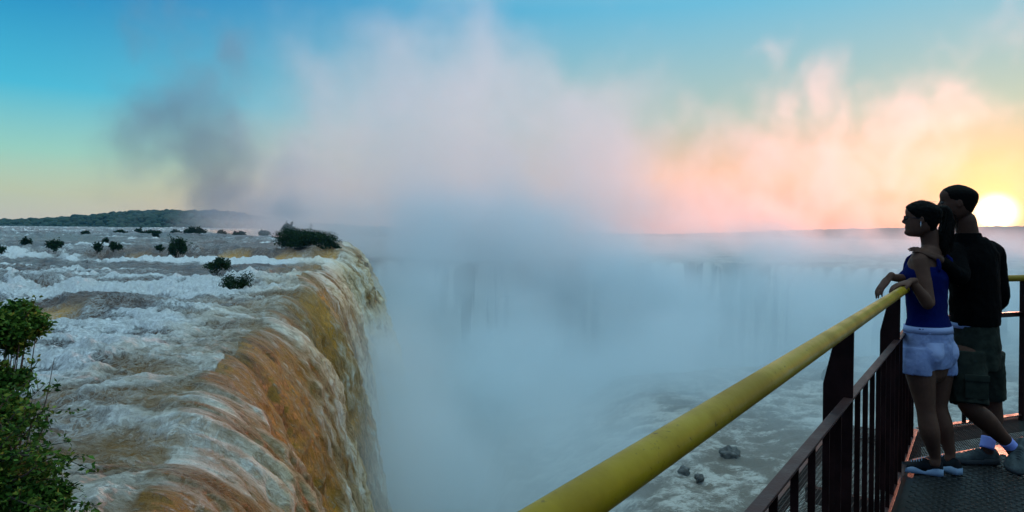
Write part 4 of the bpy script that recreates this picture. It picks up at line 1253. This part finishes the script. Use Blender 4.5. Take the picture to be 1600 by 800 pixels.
    # tank top
    bt = bmesh.new()
    limb(bt, [(W(1450, 511), .154, .118), (W(1449, 490), .130, .102), (W(1447, 455), .132, .108), (W(1447, 432), .141, .117), (W(1450, 418), .134, .103)], lat, 28, 5, False)
    for sd_ in (-1, 1): ball(bt, W(1447, 436) + ft * .075 + lat * sd_ * .06, .062, .062, .058)
    for sd_ in (-1, 1):   # shoulder straps, front and back
        pts = [W(1449, 420) + lat * sd_ * .075 + ft * .095, W(1450, 404) + lat * sd_ * .072 + ft * .078, W(1453, 394) + lat * sd_ * .072 + ft * .01, W(1452, 404) + lat * sd_ * .068 - ft * .085, W(1450, 420) + lat * sd_ * .06 - ft * .100]
        cpx = [r[:3] for r in curve_pts([(*p,) for p in pts], 5)]
        loft(bt, cpx, [(.013, .013)] * len(cpx), lat, 10)
    fuse('tank_top', bt, M_tank, .0055, body, None, 2, .007, 9)
    # shorts
    bs = bmesh.new()
    limb(bs, [(W(1450, 513), .152, .122), (W(1450, 528), .160, .124), (W(1450, 548), .166, .130), (W(1450, 572), .158, .112)], lat, 28, 4, False)
    for sd_ in (-1, 1): ball(bs, W(1450, 550) - ft * .050 + lat * sd_ * .074, .080, .080, .095)
    for a, b in (((1433, 552, -.04), (1433, 578, -.05)), ((1468, 552, .05), (1468, 578, .05))):
        limb(bs, [(W(a[0], 545, a[2]), .090), (W(b[0] - 1 if b[0] < 1450 else b[0] + 1, 566, b[2]), .094), (W(b[0] - 2 if b[0] < 1450 else b[0] + 2, 584, b[2]), .088)], lat, 24, 3, False)
    sh = fuse('shorts', bs, M_denim, .0055, body, None, 14, .009, 11)
    # turned-up hems, waistband, back pocket
    bw = bmesh.new(); loft(bw, [W(1450, 508), W(1450, 518)], [(.151, .122), (.157, .126)], lat, 32, False); mk('waistband', bw, M_denim2, sh)
    from mathutils.bvhtree import BVHTree
    bb = bmesh.new(); bb.from_mesh(sh.data); tree = BVHTree.FromBMesh(bb); bb.free(); org = root_loc(sh)
    for sd_ in (-1, 1):
        nrm = (-ft + lat * sd_ * .10).normalized(); s_ = UP.cross(nrm).normalized(); c = W(1450, 541) + lat * sd_ * .080 + nrm * .20
        bq = bmesh.new(); G = []
        for i in range(9):
            v_ = i / 8; hw = .046 if v_ < .7 else .046
            row = []
            for k in range(9):
                a = (k / 8 - .5) * 2; zz = .042 - v_ * (.080 + .018 * (1 - abs(a)))
                hit = tree.ray_cast(c + s_ * a * hw + UP * zz - org, -nrm)
                p = (hit[0] + org) if hit[0] is not None else c - nrm * .06 + s_ * a * hw + UP * zz
                row.append(bq.verts.new(p + nrm * (.003 if 0 < i < 8 and 0 < k < 8 else .0)))
            G.append(row)
        for i in range(8):
            for k in range(8): bq.faces.new((G[i][k], G[i][k+1], G[i+1][k+1], G[i+1][k]))
        bmesh.ops.recalc_face_normals(bq, faces=bq.faces); mk('pocket', bq, M_denim2, sh)
    # shoes
    z0 = .005
    h1 = W(1474, 735, -.02); h1.z = z0; t1 = W(1430, 720, .05); t1.z = z0
    shoe(body, M_shoe_b, M_sole_b, h1, h1 + (t1 - h1).normalized() * .25, L_=.25, w=.043, wave=True)
    h2 = W(1488, 735, 0.0); h2.z = z0; d2 = Vector((-.25, .95, 0)).normalized()
    A2 = W(1484, 706, .06); h2 = Vector((A2.x + .015, A2.y - .075, z0))
    shoe(body, M_shoe_b, M_sole_b, h2, h2 + d2 * .25, L_=.25, w=.043, wave=True)
    return body
woman = build_woman()

# ---------------------------------------------------------------- man
def build_man():
    YM = 4.16
    W = lambda px, py, d=0.0: at(px, py, YM + d)
    base = Vector((W(1535, 700).x, YM, 0.004))
    ft = Vector((-.50, .866, 0)); lat = Vector((.866, .5, 0))
    fh = Vector((-.86, .50, -.12)).normalized()
    bm = bmesh.new()
    limb(bm, [(W(1522, 560), .14, .10), (W(1522, 530), .140, .100), (W(1522, 480), .150, .110), (W(1521, 430), .175, .120), (W(1520, 404), .160, .090), (W(1517, 390), .09, .06)], lat, 26, 5)
    limb(bm, [(W(1515, 388), .072), (W(1512, 366), .062), (W(1508, 345), .062)], lat, 18, 4)
    HH = .238; chin = W(1494, 346)
    up = Vector((.02, 0, 1))
    rings, f, l, u = head_grid(chin, HH, fh, up)
    rings_to_bm(bm, rings); ear(bm, chin, HH, f, l, u, 1); ear(bm, chin, HH, f, l, u, -1)
    # legs: the near one straight down then back to the right, the other crossing behind
    HL, KL, AL, ML = W(1508, 560, -.06), W(1514, 632, -.14), W(1576, 694, -.06), W(1540, 657, -.12)
    limb(bm, [(HL, .098), (HL.lerp(KL, .5), .086), (KL, .062), (ML, .062), (ML.lerp(AL, .55), .047), (AL, .038), (AL + Vector((.03, 0, -.05)), .034)], lat, 20, 5)
    HR, KR, AR, MR_ = W(1540, 560, .08), W(1549, 628, .10), W(1543, 694, .06), W(1551, 655, .10)
    limb(bm, [(HR, .098), (HR.lerp(KR, .5), .084), (KR, .060), (MR_, .058), (MR_.lerp(AR, .55), .045), (AR, .037), (AR - UP * .05, .035)], lat, 20, 5)
    # arms
    S1 = W(1492, 398, -.03); E1_ = W(1497, 432, -.20); wr = W(1464, 404, -.25)
    limb(bm, [(S1, .058), (S1.lerp(E1_, .5), .05), (E1_, .044), (wr, .028)], None, 16, 4)
    hand(bm, wr, W(1440, 392, -.22) - wr, (-.15, .5, -.9), (.1, .3, .5), .34, 1.0, spread=.14)
    S2 = W(1549, 396, .06); E2 = W(1562, 462, .06); w2 = W(1545, 488, .22)
    limb(bm, [(S2, .060), (S2.lerp(E2, .5), .05), (E2, .045), (w2, .03)], None, 16, 4)
    hand(bm, w2, W(1528, 500, .33) - w2, (-.8, .2, .3), (0, .5, .8), .6)
    body = fuse('person', bm, M_skin_m, .0055, None, base, 2)
    tag(body, 'taller man in black jacket and cargo shorts kissing the head of the woman beside him', 'person', 'couple on the platform')
    for sd_ in (-1, 1):
        be = bmesh.new(); ball(be, Vector(chin) + (u * .50 + f * .330 + l * sd_ * .118) * HH, .012, sub=2); mk('eye', be, M_eye, body)
    def cap(t, th):
        a = abs(th)
        line = np.interp(a, [0, .6, 1.0, 1.15, 1.45, 1.75, 2.1, 2.6, math.pi], [.84, .83, .76, .60, .56, .46, .30, .24, .22])
        return -.03 + .040 * float(sstep(line - .02, line + .02, t))
    rings2, *_ = head_grid(chin, HH, fh, up, False, cap); bh = bmesh.new(); rings_to_bm(bh, rings2)
    fuse('hair', bh, M_hair, .005, body, None, 1, .002, 90)
    # jacket
    bj = bmesh.new()
    limb(bj, [(W(1524, 507), .164, .128), (W(1524, 488), .172, .135), (W(1523, 460), .166, .132), (W(1521, 428), .178, .135), (W(1521, 404), .182, .130), (W(1518, 387), .140, .110), (W(1515, 376), .09, .088)], lat, 30, 5, False)
    loft(bj, [W(1515, 386), W(1512, 371), W(1512, 364)], [(.105, .095), (.080, .078), (.074, .072)], lat, 24, False)
    limb(bj, [(W(1505, 395), .07), (S1, .072), (S1.lerp(E1_, .5), .064), (E1_, .058), (E1_.lerp(wr, .75), .042)], None, 18, 4)
    limb(bj, [(W(1538, 394), .07), (S2, .074), (S2.lerp(E2, .5), .064), (E2, .060), (E2.lerp(w2, .85), .046)], None, 18, 4)
    loft(bj, [W(1524, 503), W(1524, 496)], [(.160, .124), (.168, .130)], lat, 28, False)
    fuse('jacket', bj, M_jacket, .006, body, None, 2, .012, 7)
    bs = bmesh.new(); loft(bs, [W(1510, 511), W(1510, 503)], [(.112, .132), (.112, .132)], lat, 28, False); mk('shirt', bs, M_shirt, body)
    # cargo shorts
    bc = bmesh.new()
    limb(bc, [(W(1523, 506), .158, .122), (W(1523, 530), .164, .134), (W(1523, 575), .166, .135)], lat, 28, 4, False)
    limb(bc, [(HL + UP * .04, .112), (HL.lerp(KL, .45), .112), (HL.lerp(KL, 1.0), .102)], lat, 24, 4, False)
    limb(bc, [(HR + UP * .04, .104), (HR.lerp(KR, .45), .098), (HR.lerp(KR, .92), .090)], lat, 24, 4, False)
    cs = fuse('cargo_shorts', bc, M_cargo, .006, body, None, 8, .012, 8)
    bq = bmesh.new(); c = HL.lerp(KL, .55) - ft * .02 - lat * .0; nrm = (Vector((-.35, -.93, 0))).normalized(); s_ = UP.cross(nrm)
    obox(bq, c + nrm * .108 + s_ * -.0, s_, nrm, UP, .062, .010, .070, .008); po = mk('pocket', bq, M_cargo, cs)
    bq = bmesh.new(); obox(bq, c + nrm * .120 + UP * .062, s_, nrm, UP, .066, .006, .020, .003); mk('pocket', bq, M_cargo, cs)
    # socks and shoes
    for A_, K_ in ((AL, ML), (AR, MR_)):
        bk = bmesh.new(); d_ = (K_ - A_).normalized(); limb(bk, [(A_ + d_ * .045, .0425), (A_ + d_ * .01, .041), (A_ - d_ * .03, .041)], lat, 18, 3, False)
        mk('sock', bk, M_sock, body)
    z0 = .005
    dl = Vector((-.93, .12, 0)).normalized(); hl_ = Vector((AR.x + .065, AR.y - .01, z0)); 
    shoe(body, M_shoe_g, M_sole_g, hl_, hl_ + dl * .29, L_=.29, w=.052)
    toe = Vector((AL.x - .05, AL.y - .10, z0 + .008)); hl2 = Vector((AL.x + .085, AL.y + .035, .115))
    ddir = (toe - hl2); hl2 = toe - ddir.normalized() * .27
    shoe(body, M_shoe_g, M_sole_g, hl2, toe, up=(.35, 0, 1), L_=.28, w=.052)
    return body
man = build_man()
